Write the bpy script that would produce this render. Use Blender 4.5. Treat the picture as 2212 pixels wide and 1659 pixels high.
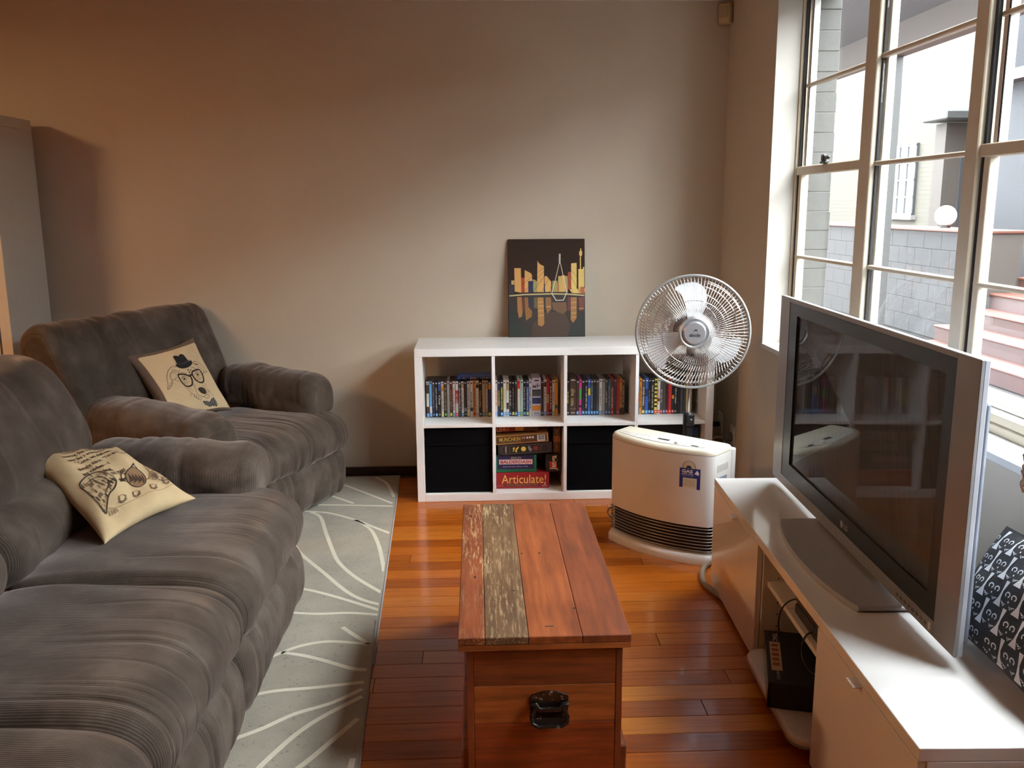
import bpy, bmesh, math, random
import numpy as np
from mathutils import Vector, Matrix, geometry

for _o in list(bpy.data.objects):
    bpy.data.objects.remove(_o, do_unlink=True)
SC = bpy.context.scene
COL = SC.collection
random.seed(7)
PI = math.pi
sin, cos = math.sin, math.cos

# ------------------------------------------------------------ camera
CAM_POS = (0.30775, -4.30036, 1.44275)
YAW, PITCH, ROLL, FPX = 0.0383365, 0.1948075, -0.0061090, 1941.83
_f = Vector((sin(YAW)*cos(PITCH), cos(YAW)*cos(PITCH), -sin(PITCH)))
_r = Vector((cos(YAW), -sin(YAW), 0.0))
_u = _r.cross(_f)
_r2 = _r*cos(ROLL) + _u*sin(ROLL)
_u2 = _u*cos(ROLL) - _r*sin(ROLL)
cam = bpy.data.cameras.new('camera')
cam.sensor_fit = 'HORIZONTAL'
cam.sensor_width = 36.0
cam.lens = FPX*36.0/2212.0
cam.clip_start = 0.05
cam.clip_end = 200
camo = bpy.data.objects.new('camera', cam)
COL.objects.link(camo)
_m = Matrix((_r2, _u2, -_f)).transposed().to_4x4()
_m.translation = Vector(CAM_POS)
camo.matrix_world = _m
SC.camera = camo

def pix(u, v, axis, val):
    """photo pixel (2212x1659) -> point on the plane axis=val"""
    d = _f + _r2*((u-1106.0)/FPX) - _u2*((v-829.5)/FPX)
    o = Vector(CAM_POS)
    t = (val-o[axis])/d[axis]
    return o + d*t

# ------------------------------------------------------------ world, light, exposure
SKY_STRENGTH = 44.0
LAMP_WATTS = 54.0
EXPOSURE = 0.25
world = bpy.data.worlds.new('overcast_sky')
SC.world = world
world.use_nodes = True
_bg = world.node_tree.nodes['Background']
_bg.inputs['Color'].default_value = (0.93, 0.97, 1.0, 1)
# standard overcast sky: luminance (1 + 2 sin elevation) / 3 of the zenith value
_wt = world.node_tree
_tc = _wt.nodes.new('ShaderNodeTexCoord')
_sx = _wt.nodes.new('ShaderNodeSeparateXYZ')
_mx = _wt.nodes.new('ShaderNodeMath'); _mx.operation = 'MAXIMUM'; _mx.inputs[1].default_value = 0.0
_ma = _wt.nodes.new('ShaderNodeMath'); _ma.operation = 'MULTIPLY_ADD'
_ma.inputs[1].default_value = SKY_STRENGTH*2/3; _ma.inputs[2].default_value = SKY_STRENGTH/3
_wt.links.new(_tc.outputs['Generated'], _sx.inputs[0])
_wt.links.new(_sx.outputs[2], _mx.inputs[0])
_wt.links.new(_mx.outputs[0], _ma.inputs[0])
_wt.links.new(_ma.outputs[0], _bg.inputs['Strength'])
SC.view_settings.view_transform = 'Standard'
SC.view_settings.look = 'None'
SC.view_settings.gamma = 1.0
SC.view_settings.use_curve_mapping = False
SC.view_settings.exposure = EXPOSURE
SC.cycles.max_bounces = 10
SC.cycles.diffuse_bounces = 6
SC.cycles.glossy_bounces = 5
SC.cycles.transparent_max_bounces = 24
SC.cycles.sample_clamp_indirect = 6.0
SC.cycles.caustics_reflective = False
SC.cycles.caustics_refractive = False
SC.cycles.use_denoising = True
try:
    SC.cycles.denoiser = 'OPENIMAGEDENOISE'
except Exception:
    pass

# ------------------------------------------------------------ colour + materials
def lin(c):
    c = c/255.0
    return c/12.92 if c <= 0.04045 else ((c+0.055)/1.055)**2.4
def S(r, g, b):
    return (lin(r), lin(g), lin(b), 1.0)
MATS = {}
class NT:
    def __init__(self, name):
        self.m = bpy.data.materials.new(name)
        self.m.use_nodes = True
        self.t = self.m.node_tree
        self.p = self.t.nodes['Principled BSDF']
        self.out = self.t.nodes['Material Output']
    def n(self, typ, **kw):
        nd = self.t.nodes.new(typ)
        for k, v in kw.items():
            setattr(nd, k, v)
        return nd
    def l(self, a, b):
        self.t.links.new(a, b)
    def coords(self, kind='Object', scale=(1, 1, 1), loc=(0, 0, 0)):
        tc = self.n('ShaderNodeTexCoord')
        mp = self.n('ShaderNodeMapping')
        mp.inputs['Scale'].default_value = scale
        mp.inputs['Location'].default_value = loc
        self.l(tc.outputs[kind], mp.inputs['Vector'])
        return mp.outputs['Vector']
    def noise(self, vec, scale=5, detail=4, rough=0.55):
        nd = self.n('ShaderNodeTexNoise')
        nd.inputs['Scale'].default_value = scale
        nd.inputs['Detail'].default_value = detail
        nd.inputs['Roughness'].default_value = rough
        if vec is not None:
            self.l(vec, nd.inputs['Vector'])
        return nd.outputs['Fac']
    def ramp(self, fac, stops, interp='LINEAR'):
        nd = self.n('ShaderNodeValToRGB')
        nd.color_ramp.interpolation = interp
        el = nd.color_ramp.elements
        while len(el) < len(stops):
            el.new(0.5)
        for e, (p, c) in zip(el, stops):
            e.position = p
            e.color = c
        self.l(fac, nd.inputs['Fac'])
        return nd.outputs['Color']
    def mix(self, a, b, fac, blend='MIX'):
        nd = self.n('ShaderNodeMix', data_type='RGBA', blend_type=blend)
        for sock, val in ((nd.inputs[6], a), (nd.inputs[7], b), (nd.inputs[0], fac)):
            if hasattr(val, 'node'):
                self.l(val, sock)
            else:
                sock.default_value = val
        return nd.outputs[2]
    def math(self, op, a, b=None):
        nd = self.n('ShaderNodeMath', operation=op)
        for i, val in enumerate((a, b)):
            if val is None:
                continue
            if hasattr(val, 'node'):
                self.l(val, nd.inputs[i])
            else:
                nd.inputs[i].default_value = val
        return nd.outputs[0]
    def bump(self, h, strength=0.2, dist=0.002):
        b = self.n('ShaderNodeBump')
        b.inputs['Strength'].default_value = strength
        b.inputs['Distance'].default_value = dist
        self.l(h, b.inputs['Height'])
        self.l(b.outputs['Normal'], self.p.inputs['Normal'])
    def col(self, c):
        if hasattr(c, 'node'):
            self.l(c, self.p.inputs['Base Color'])
        else:
            self.p.inputs['Base Color'].default_value = c
    def set(self, **kw):
        for k, v in kw.items():
            self.p.inputs[k.replace('_', ' ')].default_value = v

def pm(name, c, rough=0.5, metal=0.0, var=0.08, vscale=14.0, spec=0.5, bump=0.0, bscale=200.0, coat=0.0, crough=0.05):
    """plain procedural material: colour with faint noise, optional fine relief"""
    if name in MATS:
        return MATS[name]
    N = NT(name)
    v = N.coords()
    c = tuple(c)
    dk = tuple(x*(1-var) for x in c[:3]) + (1,)
    lt = tuple(min(1, x*(1+var)) for x in c[:3]) + (1,)
    N.col(N.ramp(N.noise(v, vscale), [(0.3, dk), (0.7, lt)]))
    N.set(Roughness=rough, Metallic=metal, Specular_IOR_Level=spec, Coat_Weight=coat, Coat_Roughness=crough)
    if bump:
        N.bump(N.noise(v, bscale, 3), bump, 0.001)
    MATS[name] = N.m
    return N.m

def kmat(r, g, b, rough=0.55, tag='print'):
    return pm('%s_%d_%d_%d' % (tag, r, g, b), S(r, g, b), rough, var=0.04)

# ------------------------------------------------------------ mesh building
def _chamfer_template():
    idx, vs, fs = {}, [], []
    sg = [(x, y, z) for x in (-1, 1) for y in (-1, 1) for z in (-1, 1)]
    for s in sg:
        for a in range(3):
            idx[(s, a)] = len(vs)
            vs.append((s, a))
    pos = np.array([[s[i]*(1.0 if i == a else 0.8) for i in range(3)] for s, a in vs])
    def addf(ids):
        p = pos[ids]
        c = p.mean(0)
        q = p - c
        nrm = np.cross(p[1]-p[0], p[2]-p[0])
        if nrm.dot(c) < 0:
            ids = ids[::-1]
        fs.append(tuple(ids))
    for a in range(3):
        b, c = (a+1) % 3, (a+2) % 3
        for sa in (-1, 1):
            q = []
            for sb, s_c in ((-1, -1), (1, -1), (1, 1), (-1, 1)):
                s = [0, 0, 0]
                s[a], s[b], s[c] = sa, sb, s_c
                q.append(idx[(tuple(s), a)])
            addf(q)
        for sb in (-1, 1):
            for s_c in (-1, 1):
                s0 = [0, 0, 0]; s1 = [0, 0, 0]
                s0[a], s0[b], s0[c] = -1, sb, s_c
                s1[a], s1[b], s1[c] = 1, sb, s_c
                s0, s1 = tuple(s0), tuple(s1)
                addf([idx[(s0, b)], idx[(s1, b)], idx[(s1, c)], idx[(s0, c)]])
    for s in sg:
        addf([idx[(s, 0)], idx[(s, 1)], idx[(s, 2)]])
    return vs, fs
_CH_V, _CH_F = _chamfer_template()

def catmull(pts, n, closed=True):
    pts = [np.array(p, float) for p in pts]
    m = len(pts)
    out = []
    segs = m if closed else m-1
    for i in range(segs):
        if closed:
            p0, p1, p2, p3 = pts[(i-1) % m], pts[i], pts[(i+1) % m], pts[(i+2) % m]
        else:
            p0, p1, p2, p3 = pts[max(i-1, 0)], pts[i], pts[i+1], pts[min(i+2, m-1)]
        k = max(2, int(round(n/segs)))
        for j in range(k):
            t = j/k
            out.append(0.5*((2*p1)+(-p0+p2)*t+(2*p0-5*p1+4*p2-p3)*t*t+(-p0+3*p1-3*p2+p3)*t**3))
    if not closed:
        out.append(pts[-1])
    return np.array(out)

class MB:
    def __init__(self):
        self.v, self.f, self.mi, self.uv = [], [], [], {}
    def add(self, vs, fs, m=0, M=None):
        o = len(self.v)
        for p in vs:
            p = Vector(p)
            self.v.append(tuple(M @ p) if M is not None else tuple(p))
        for f in fs:
            self.f.append(tuple(i+o for i in f))
            self.mi.append(m)
        return self
    def box(self, x0, x1, y0, y1, z0, z1, m=0, bev=0.0, M=None):
        x0, x1 = min(x0, x1), max(x0, x1)
        y0, y1 = min(y0, y1), max(y0, y1)
        z0, z1 = min(z0, z1), max(z0, z1)
        if bev <= 0:
            vs = [(x, y, z) for x in (x0, x1) for y in (y0, y1) for z in (z0, z1)]
            fs = [(0, 1, 3, 2), (4, 6, 7, 5), (0, 4, 5, 1), (2, 3, 7, 6), (0, 2, 6, 4), (1, 5, 7, 3)]
            return self.add(vs, fs, m, M)
        c = ((x0+x1)/2, (y0+y1)/2, (z0+z1)/2)
        h = ((x1-x0)/2, (y1-y0)/2, (z1-z0)/2)
        bev = min(bev, min(h)*0.9)
        vs = []
        for s, a in _CH_V:
            vs.append(tuple(c[i] + s[i]*(h[i] if i == a else h[i]-bev) for i in range(3)))
        return self.add(vs, _CH_F, m, M)
    def prism(self, poly, z0, z1, m=0, M=None):
        n = len(poly)
        ar = sum(poly[i][0]*poly[(i+1) % n][1]-poly[(i+1) % n][0]*poly[i][1] for i in range(n))
        if ar < 0:
            poly = poly[::-1]
        vs = [(p[0], p[1], z0) for p in poly] + [(p[0], p[1], z1) for p in poly]
        fs = [tuple(range(n-1, -1, -1)), tuple(range(n, 2*n))]
        fs += [(i, (i+1) % n, n+(i+1) % n, n+i) for i in range(n)]
        return self.add(vs, fs, m, M)
    def lathe(self, prof, seg=32, m=0, M=None):
        """prof: (radius, height) list, turned round z"""
        vs, fs = [], []
        k = len(prof)
        for i in range(seg):
            a = 2*PI*i/seg
            for r, z in prof:
                vs.append((r*cos(a), r*sin(a), z))
        for i in range(seg):
            j = (i+1) % seg
            for q in range(k-1):
                if prof[q][0] < 1e-7 and prof[q+1][0] < 1e-7:
                    continue
                fs.append((i*k+q, j*k+q, j*k+q+1, i*k+q+1))
        if prof[0][0] > 1e-7:
            fs.append(tuple(i*k for i in range(seg-1, -1, -1)))
        if prof[-1][0] > 1e-7:
            fs.append(tuple(i*k+k-1 for i in range(seg)))
        return self.add(vs, fs, m, M)
    def tube(self, path, r, seg=8, closed=False, m=0, M=None):
        P = [Vector(p) for p in path]
        n = len(P)
        vs, fs = [], []
        up = None
        for i, p in enumerate(P):
            if closed:
                t = P[(i+1) % n]-P[(i-1) % n]
            else:
                t = P[min(i+1, n-1)]-P[max(i-1, 0)]
            t.normalize()
            if up is None:
                up = Vector((0, 0, 1)) if abs(t.z) < 0.9 else Vector((1, 0, 0))
            a = t.cross(up)
            if a.length < 1e-6:
                a = t.orthogonal()
            a.normalize()
            b = a.cross(t)
            b.normalize()
            up = b
            rr = r[i] if isinstance(r, (list, tuple)) else r
            for k in range(seg):
                an = 2*PI*k/seg
                vs.append(tuple(p+a*(rr*cos(an))+b*(rr*sin(an))))
        for i in range(n if closed else n-1):
            j = (i+1) % n
            for k in range(seg):
                l = (k+1) % seg
                fs.append((i*seg+k, j*seg+k, j*seg+l, i*seg+l))
        if not closed:
            fs.append(tuple(range(seg-1, -1, -1)))
            fs.append(tuple((n-1)*seg+k for k in range(seg)))
        return self.add(vs, fs, m, M)
    def grid(self, pts, m=0, uv=None, wrap_i=False, wrap_j=False):
        ni, nj = len(pts), len(pts[0])
        o = len(self.v)
        for i in range(ni):
            for j in range(nj):
                self.v.append(tuple(float(x) for x in pts[i][j]))
                if uv is not None:
                    self.uv[o+i*nj+j] = uv[i][j]
        for i in range(ni if wrap_i else ni-1):
            for j in range(nj if wrap_j else nj-1):
                a = o+i*nj+j
                b = o+((i+1) % ni)*nj+j
                c = o+((i+1) % ni)*nj+(j+1) % nj
                d = o+i*nj+(j+1) % nj
                self.f.append((a, b, c, d))
                self.mi.append(m)
        return self
    def build(self, name, mats, parent=None, smooth=None, world=False, loc=None, rot=None, sharp=None):
        v = self.v
        if world and parent is not None:
            L = parent.location
            v = [(p[0]-L.x, p[1]-L.y, p[2]-L.z) for p in v]
        me = bpy.data.meshes.new(name)
        me.from_pydata(v, [], self.f)
        if not isinstance(mats, (list, tuple)):
            mats = [mats]
        for mt in mats:
            me.materials.append(mt)
        me.polygons.foreach_set('material_index', self.mi)
        if self.uv:
            ul = me.uv_layers.new(name='UVMap')
            for lp in me.loops:
                ul.data[lp.index].uv = self.uv.get(lp.vertex_index, (0, 0))
        if smooth is not None:
            me.polygons.foreach_set('use_smooth', [True]*len(me.polygons))
            if smooth < 180:
                me.set_sharp_from_angle(angle=math.radians(smooth))
        me.update()
        o = bpy.data.objects.new(name, me)
        COL.objects.link(o)
        if parent is not None:
            o.parent = parent
        if loc is not None:
            o.location = loc
        if rot is not None:
            o.rotation_euler = rot
        return o

def thing(name, label, cat, loc=(0, 0, 0), rotz=0.0, group=None):
    o = bpy.data.objects.new(name, None)
    o.empty_display_size = 0.1
    COL.objects.link(o)
    o.location = loc
    o.rotation_euler = (0, 0, rotz)
    return tag(o, label, cat, group)
def tag(o, label, cat, group=None):
    o['label'] = label
    o['category'] = cat
    if group:
        o['group'] = group
    return o
def struct(o, label=None, cat=None):
    o['kind'] = 'structure'
    if label:
        o['label'] = label
    if cat:
        o['category'] = cat
    return o
def share(o, name, parent, loc=(0, 0, 0), rot=None):
    c = bpy.data.objects.new(name, o.data)
    COL.objects.link(c)
    c.parent = parent
    c.location = loc
    if rot is not None:
        c.rotation_euler = rot
    return c

# text as flat geometry
_TXT = {}
def text2d(s, bold=0.0):
    """-> (verts 2d, faces, w, h), centred, unit size"""
    key = (s, bold)
    if key in _TXT:
        return _TXT[key]
    cu = bpy.data.curves.new('lettering', 'FONT')
    cu.body = s
    cu.size = 1.0
    cu.resolution_u = 2
    cu.offset = bold
    ob = bpy.data.objects.new('lettering', cu)
    me = bpy.data.meshes.new_from_object(ob)
    vs = np.array([v.co[:2] for v in me.vertices]) if len(me.vertices) else np.zeros((0, 2))
    fs = [tuple(p.vertices) for p in me.polygons]
    bpy.data.objects.remove(ob)
    bpy.data.curves.remove(cu)
    bpy.data.meshes.remove(me)
    if len(vs):
        mn, mx = vs.min(0), vs.max(0)
        vs = vs-(mn+mx)/2
        w, h = mx-mn
    else:
        w = h = 1
    _TXT[key] = (vs, fs, w, h)
    return _TXT[key]
def strokes2d(s, aspect):
    r = random.Random(len(s)*31+ord(s[-1]))
    vs, fs = [], []
    x, left = 0.0, r.randint(3, 7)
    while x < aspect:
        g = r.uniform(0.35, 0.6)
        if x+g > aspect:
            break
        h = r.choice((0.62, 0.7, 0.95))
        parts = [(x, -0.35, x+0.16, h-0.35), (x, r.choice((-0.35, h*0.4-0.35)), x+g, r.choice((-0.2, h*0.4-0.18)))]
        if r.random() < 0.6:
            parts.append((x+g-0.15, -0.35, x+g, 0.30))
        for x0, y0, x1, y1 in parts:
            if y1 <= y0:
                y1 = y0+0.15
            n = len(vs)
            vs += [(x0, y0), (x1, y0), (x1, y1), (x0, y1)]
            fs.append((n, n+1, n+2, n+3))
        left -= 1
        x += g+0.16
        if left == 0:
            x += 0.45
            left = r.randint(3, 7)
    vs = np.array(vs)
    mn, mx = vs.min(0), vs.max(0)
    return vs-(mn+mx)/2, fs, (mx-mn)[0], (mx-mn)[1]
def text_on(mb, s, o, ex, ey, w, h, m=0, bold=0.0, keep=False, shear=0.0, fmap=None):
    """letter s into the rectangle w x h centred at o spanned by ex, ey; '~' = illegible small print as strokes"""
    vs, fs, tw, th = strokes2d(s, w/h) if s.startswith('~') else text2d(s, bold)
    sx, sy = w/tw, h/th
    if keep:
        sx = sy = min(sx, sy)
    o, ex, ey = Vector(o), Vector(ex), Vector(ey)
    pts = [o+ex*(x*sx+shear*y*sy)+ey*(y*sy) for x, y in vs]
    if fmap:
        pts = [fmap(p) for p in pts]
    # make sure faces look along ex x ey
    mb.add(pts, fs, m)
def poly_fill(poly, step):
    """triangulate a 2d polygon with inner points so it can be bent"""
    P = [Vector(p) for p in poly]
    n = len(P)
    out = []
    for i in range(n):
        a, b = P[i], P[(i+1) % n]
        k = max(1, int((b-a).length/step))
        for j in range(k):
            out.append(a+(b-a)*(j/k))
    xs = [p.x for p in out]; ys = [p.y for p in out]
    inner = []
    y = min(ys)+step/2
    def inside(q):
        c = False
        for i in range(n):
            a, b = P[i], P[(i+1) % n]
            if (a.y > q[1]) != (b.y > q[1]) and q[0] < (b.x-a.x)*(q[1]-a.y)/(b.y-a.y)+a.x:
                c = not c
        return c
    while y < max(ys):
        x = min(xs)+step/2
        while x < max(xs):
            if inside((x, y)):
                inner.append(Vector((x, y)))
            x += step
        y += step
    m = len(out)
    r = geometry.delaunay_2d_cdt(out+inner, [(i, (i+1) % m) for i in range(m)], [list(range(m))], 1, 1e-7)
    vs, fs = r[0], r[2]
    res = []
    for f in fs:
        a, b, c = [vs[i] for i in f[:3]]
        if (b-a).cross(c-a) < 0:
            f = f[::-1]
        res.append(tuple(f))
    return [(p.x, p.y) for p in vs], res
def ribbon(pts, w, step=None, closed=False):
    """2d polyline -> quads of width w (list or number)"""
    P = [np.array(p, float) for p in pts]
    if step:
        Q = []
        k0 = len(P) if closed else len(P)-1
        for i in range(k0):
            a, b = P[i], P[(i+1) % len(P)]
            k = max(1, int(np.linalg.norm(b-a)/step))
            Q += [a+(b-a)*(j/k) for j in range(k)]
        if not closed:
            Q.append(P[-1])
        P = Q
    n = len(P)
    vs, fs = [], []
    for i in range(n):
        a = P[(i-1) % n] if closed else P[max(i-1, 0)]
        b = P[(i+1) % n] if closed else P[min(i+1, n-1)]
        t = b-a
        t = t/(np.linalg.norm(t)+1e-9)
        nn = np.array([-t[1], t[0]])
        ww = (w[int(i*(len(w)-1)/max(1, n-1))] if isinstance(w, (list, tuple)) else w)/2
        vs += [tuple(P[i]-nn*ww), tuple(P[i]+nn*ww)]
    for i in range(n if closed else n-1):
        j = (i+1) % n
        fs.append((2*i, 2*j, 2*j+1, 2*i+1))
    return vs, fs
def disc2d(cx, cy, rx, ry=None, n=20, a0=0, a1=2*PI):
    ry = rx if ry is None else ry
    return [(cx+rx*cos(a0+(a1-a0)*i/n), cy+ry*sin(a0+(a1-a0)*i/n)) for i in range(n)]
# ------------------------------------------------------------ room materials
def wall_mat():
    N = NT('wall_paint')
    v = N.coords()
    N.col(N.ramp(N.noise(v, 3.0, 5), [(0.3, (0.55, 0.475, 0.385, 1)), (0.7, (0.58, 0.505, 0.41, 1))]))
    N.set(Roughness=0.55, Specular_IOR_Level=0.35)
    N.bump(N.noise(v, 260.0, 3), 0.12, 0.001)
    return N.m
M_WALL = wall_mat()
M_CEIL = pm('ceiling_paint', (0.72, 0.70, 0.66, 1), 0.7, var=0.03)
M_SILL = pm('gloss_white_paint', (0.78, 0.77, 0.74, 1), 0.35, var=0.02)
M_LINING = pm('reveal_paint', (0.50, 0.475, 0.43, 1), 0.5, var=0.02)
def floor_mat():
    N = NT('polished_hardwood')
    oi = N.n('ShaderNodeObjectInfo')
    v = N.coords('Object', (1.2, 26, 26))
    add = N.n('ShaderNodeVectorMath', operation='ADD')
    N.l(v, add.inputs[0])
    sc = N.math('MULTIPLY', oi.outputs['Random'], 91.0)
    cmb = N.n('ShaderNodeCombineXYZ')
    N.l(sc, cmb.inputs[0]); N.l(sc, cmb.inputs[1])
    N.l(cmb.outputs[0], add.inputs[1])
    base = N.ramp(oi.outputs['Random'], [(0.0, S(142, 68, 18)), (0.2, S(178, 94, 26)), (0.45, S(160, 80, 20)), (0.62, S(188, 104, 30)), (0.8, S(170, 88, 24)), (1.0, S(210, 132, 46))])
    g = N.noise(add.outputs[0], 3.2, 6, 0.62)
    grain = N.ramp(g, [(0.30, (0.72, 0.68, 0.64, 1)), (0.52, (1, 1, 1, 1)), (0.75, (1.12, 1.09, 1.04, 1))])
    N.col(N.mix(base, grain, 1.0, 'MULTIPLY'))
    N.set(Roughness=0.20, Specular_IOR_Level=0.25, Coat_Weight=0.5, Coat_Roughness=0.07)
    big = N.noise(N.coords('Object', (1, 1, 1)), 4.0, 2)
    N.l(N.math('ADD', N.math('MULTIPLY', g, 0.03), N.math('MULTIPLY', big, 0.6)), N.p.inputs['Roughness'])
    r = N.n('ShaderNodeMapRange')
    N.l(g, r.inputs[0]); r.inputs[3].default_value = 0.16; r.inputs[4].default_value = 0.30
    N.l(r.outputs[0], N.p.inputs['Roughness'])
    N.bump(g, 0.05, 0.001)
    return N.m
M_BOARD = floor_mat()
M_SUB = pm('floor_joint_dark', S(38, 20, 10), 0.6)
M_DARKWOOD = pm('dark_stained_timber', S(44, 22, 16), 0.4, var=0.2, vscale=30)

XL, XR, YB, YF, ZC = -4.0, 1.606, 0.465, -6.3, 2.45
XO = 1.875     # outer face of the window wall
# floor: sub floor slab and every board on it
mb = MB().box(XL, XR, YF, YB, -0.06, -0.012)
floor = struct(mb.build('floor', M_SUB), 'orange-brown polished timber board floor', 'floor')
BW = 0.085
row = 0
y = YB
rnd = random.Random(11)
y0 = -1.115 + BW*18   # keeps a joint where the photo has one
n_rows = int((y0-YF)/BW)+2
fixed = {}
for k in range(n_rows):
    b0, b1 = y0-(k+1)*BW, y0-k*BW
    b0, b1 = max(b0, YF), min(b1, YB)
    if b1-b0 < 0.01:
        continue
    x = XL-rnd.uniform(0, 1.4)
    while x < XR:
        L = rnd.choice((1.1, 1.5, 1.8, 2.2, 2.6))
        xa, xb = max(x, XL), min(x+L, XR)
        if xb-xa > 0.03:
            xm, ym = (xa+xb)/2, (b0+b1)/2
            hx, hy = (xb-xa)/2, (b1-b0)/2
            m2 = MB().box(-hx+0.0006, hx-0.0006, -hy+0.0006, hy-0.0006, -0.012, 0.0, bev=0.0013)
            m2.build('floorboard', M_BOARD, floor, loc=(xm, ym, 0))
        x += L
# walls
wb = struct(MB().box(XL-0.2, XO, YB, YB+0.2, -0.06, ZC+0.1).build('wall_back', M_WALL), 'plain cream painted wall behind the white cube shelf', 'wall')
wl = struct(MB().box(XL-0.2, XL, YF-0.2, YB, -0.06, ZC+0.1).build('wall_left', M_WALL), 'plain cream painted side wall', 'wall')
wr_ = struct(MB().box(XL-0.2, XO, YF-0.2, YF, -0.06, ZC+0.1).build('wall_rear', M_WALL), 'plain cream painted end wall', 'wall')
ceil = struct(MB().box(XL-0.2, XO, YF-0.2, YB+0.2, ZC, ZC+0.12).build('ceiling', M_CEIL), 'flat off-white painted ceiling', 'ceiling')
WY0, WY1, WZ0, WZ1 = -3.180, -0.285, 0.823, 2.335
mb = MB()
def wall_with_hole(mb, x0, x1, ya, yb, z0, z1, hy0, hy1, hz0, hz1):
    mb.box(x0, x1, ya, hy0, z0, z1)
    mb.box(x0, x1, hy1, yb, z0, z1)
    mb.box(x0, x1, hy0, hy1, z0, hz0)
    mb.box(x0, x1, hy0, hy1, hz1, z1)
wall_with_hole(mb, XR, XO-0.11, YF, YB, -0.06, ZC, WY0, WY1, WZ0, WZ1)
wright = struct(mb.build('wall_right', M_WALL), 'cream painted wall holding the tall sash window', 'wall')
# reveal lining (smooth white paint) and sill
mb = MB()
mb.box(XR-0.0005, 1.712, WY1-0.004, WY1, WZ0, WZ1)
mb.box(XR-0.0005, 1.712, WY0, WY0+0.004, WZ0, WZ1)
mb.box(XR-0.0005, 1.712, WY0, WY1, WZ1-0.004, WZ1)
mb.build('reveal_lining', M_LINING, wright)
mb = MB().box(XR-0.004, 1.72, WY0, WY1, WZ0-0.02, WZ0+0.003, bev=0.002)
mb.build('window_sill', M_SILL, wright)
# outer leaf: each painted brick beside the window, a plain leaf elsewhere
M_BRICKP = pm('painted_rough_brick', (0.0578, 0.0571, 0.0537, 1), 0.8, var=0.12, vscale=60, bump=0.8, bscale=70)
mb = MB()
wall_with_hole(mb, XO-0.11, XO-0.012, YF, YB, -0.3, ZC+0.3, WY0, WY1, WZ0, WZ1)
mb.build('brick_leaf', M_BRICKP, wright)
for k in range(18):
    z = WZ0+k*0.0845
    dx = rnd.uniform(-0.003, 0.003)
    b = MB().box(1.772, XO+0.004+dx, WY1-0.006+rnd.uniform(-0.002, 0.003), WY1+(0.10 if k % 2 else 0.21), z+0.0002, z+0.0843, bev=0.0025)
    b.build('brick', M_BRICKP, wright)
# skirting boards
struct(MB().box(XL, XR, YB-0.016, YB, 0.0, 0.052, bev=0.002).build('baseboard_back', M_DARKWOOD), 'low dark stained skirting board along the back wall', 'baseboard')
struct(MB().box(XR-0.014, XR, YF, YB-0.016, 0.0, 0.052, bev=0.002).build('baseboard_right', M_DARKWOOD), 'low dark stained skirting board under the window', 'baseboard')

# ------------------------------------------------------------ window
M_ALU = pm('cream_aluminium', S(206, 196, 176), 0.4, var=0.03)
M_ALUW = pm('white_window_bead', (0.82, 0.82, 0.78, 1), 0.5, var=0.02)
M_SEAL = pm('black_rubber_seal', S(28, 28, 34), 0.6)
M_BLACK = pm('black_plastic', S(22, 22, 23), 0.4, var=0.1)
def glass_mat(name, tint=(0.97, 0.985, 0.98, 1), dirt=0.012):
    N = NT(name)
    tr = N.n('ShaderNodeBsdfTransparent'); tr.inputs[0].default_value = tint
    gl = N.n('ShaderNodeBsdfGlossy'); gl.inputs['Roughness'].default_value = 0.01
    df = N.n('ShaderNodeBsdfDiffuse'); df.inputs[0].default_value = (0.8, 0.8, 0.78, 1)
    fr = N.n('ShaderNodeFresnel')
    ge = N.n('ShaderNodeNewGeometry')
    N.l(N.math('SUBTRACT', 1.5, N.math('MULTIPLY', ge.outputs['Backfacing'], 0.8333)), fr.inputs[0])
    m1 = N.n('ShaderNodeMixShader'); m2 = N.n('ShaderNodeMixShader')
    N.l(fr.outputs[0], m1.inputs[0]); N.l(tr.outputs[0], m1.inputs[1]); N.l(gl.outputs[0], m1.inputs[2])
    d = N.noise(N.coords('Object', (1, 3, 1)), 9.0, 6)
    mr = N.n('ShaderNodeMapRange')
    N.l(d, mr.inputs[0]); mr.inputs[1].default_value = 0.45; mr.inputs[2].default_value = 0.8
    mr.inputs[3].default_value = dirt*0.4; mr.inputs[4].default_value = dirt*2.2
    N.l(mr.outputs[0], m2.inputs[0]); N.l(m1.outputs[0], m2.inputs[1]); N.l(df.outputs[0], m2.inputs[2])
    N.l(m2.outputs[0], N.out.inputs['Surface'])
    return N.m
M_GLASS = glass_mat('window_glass')

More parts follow.
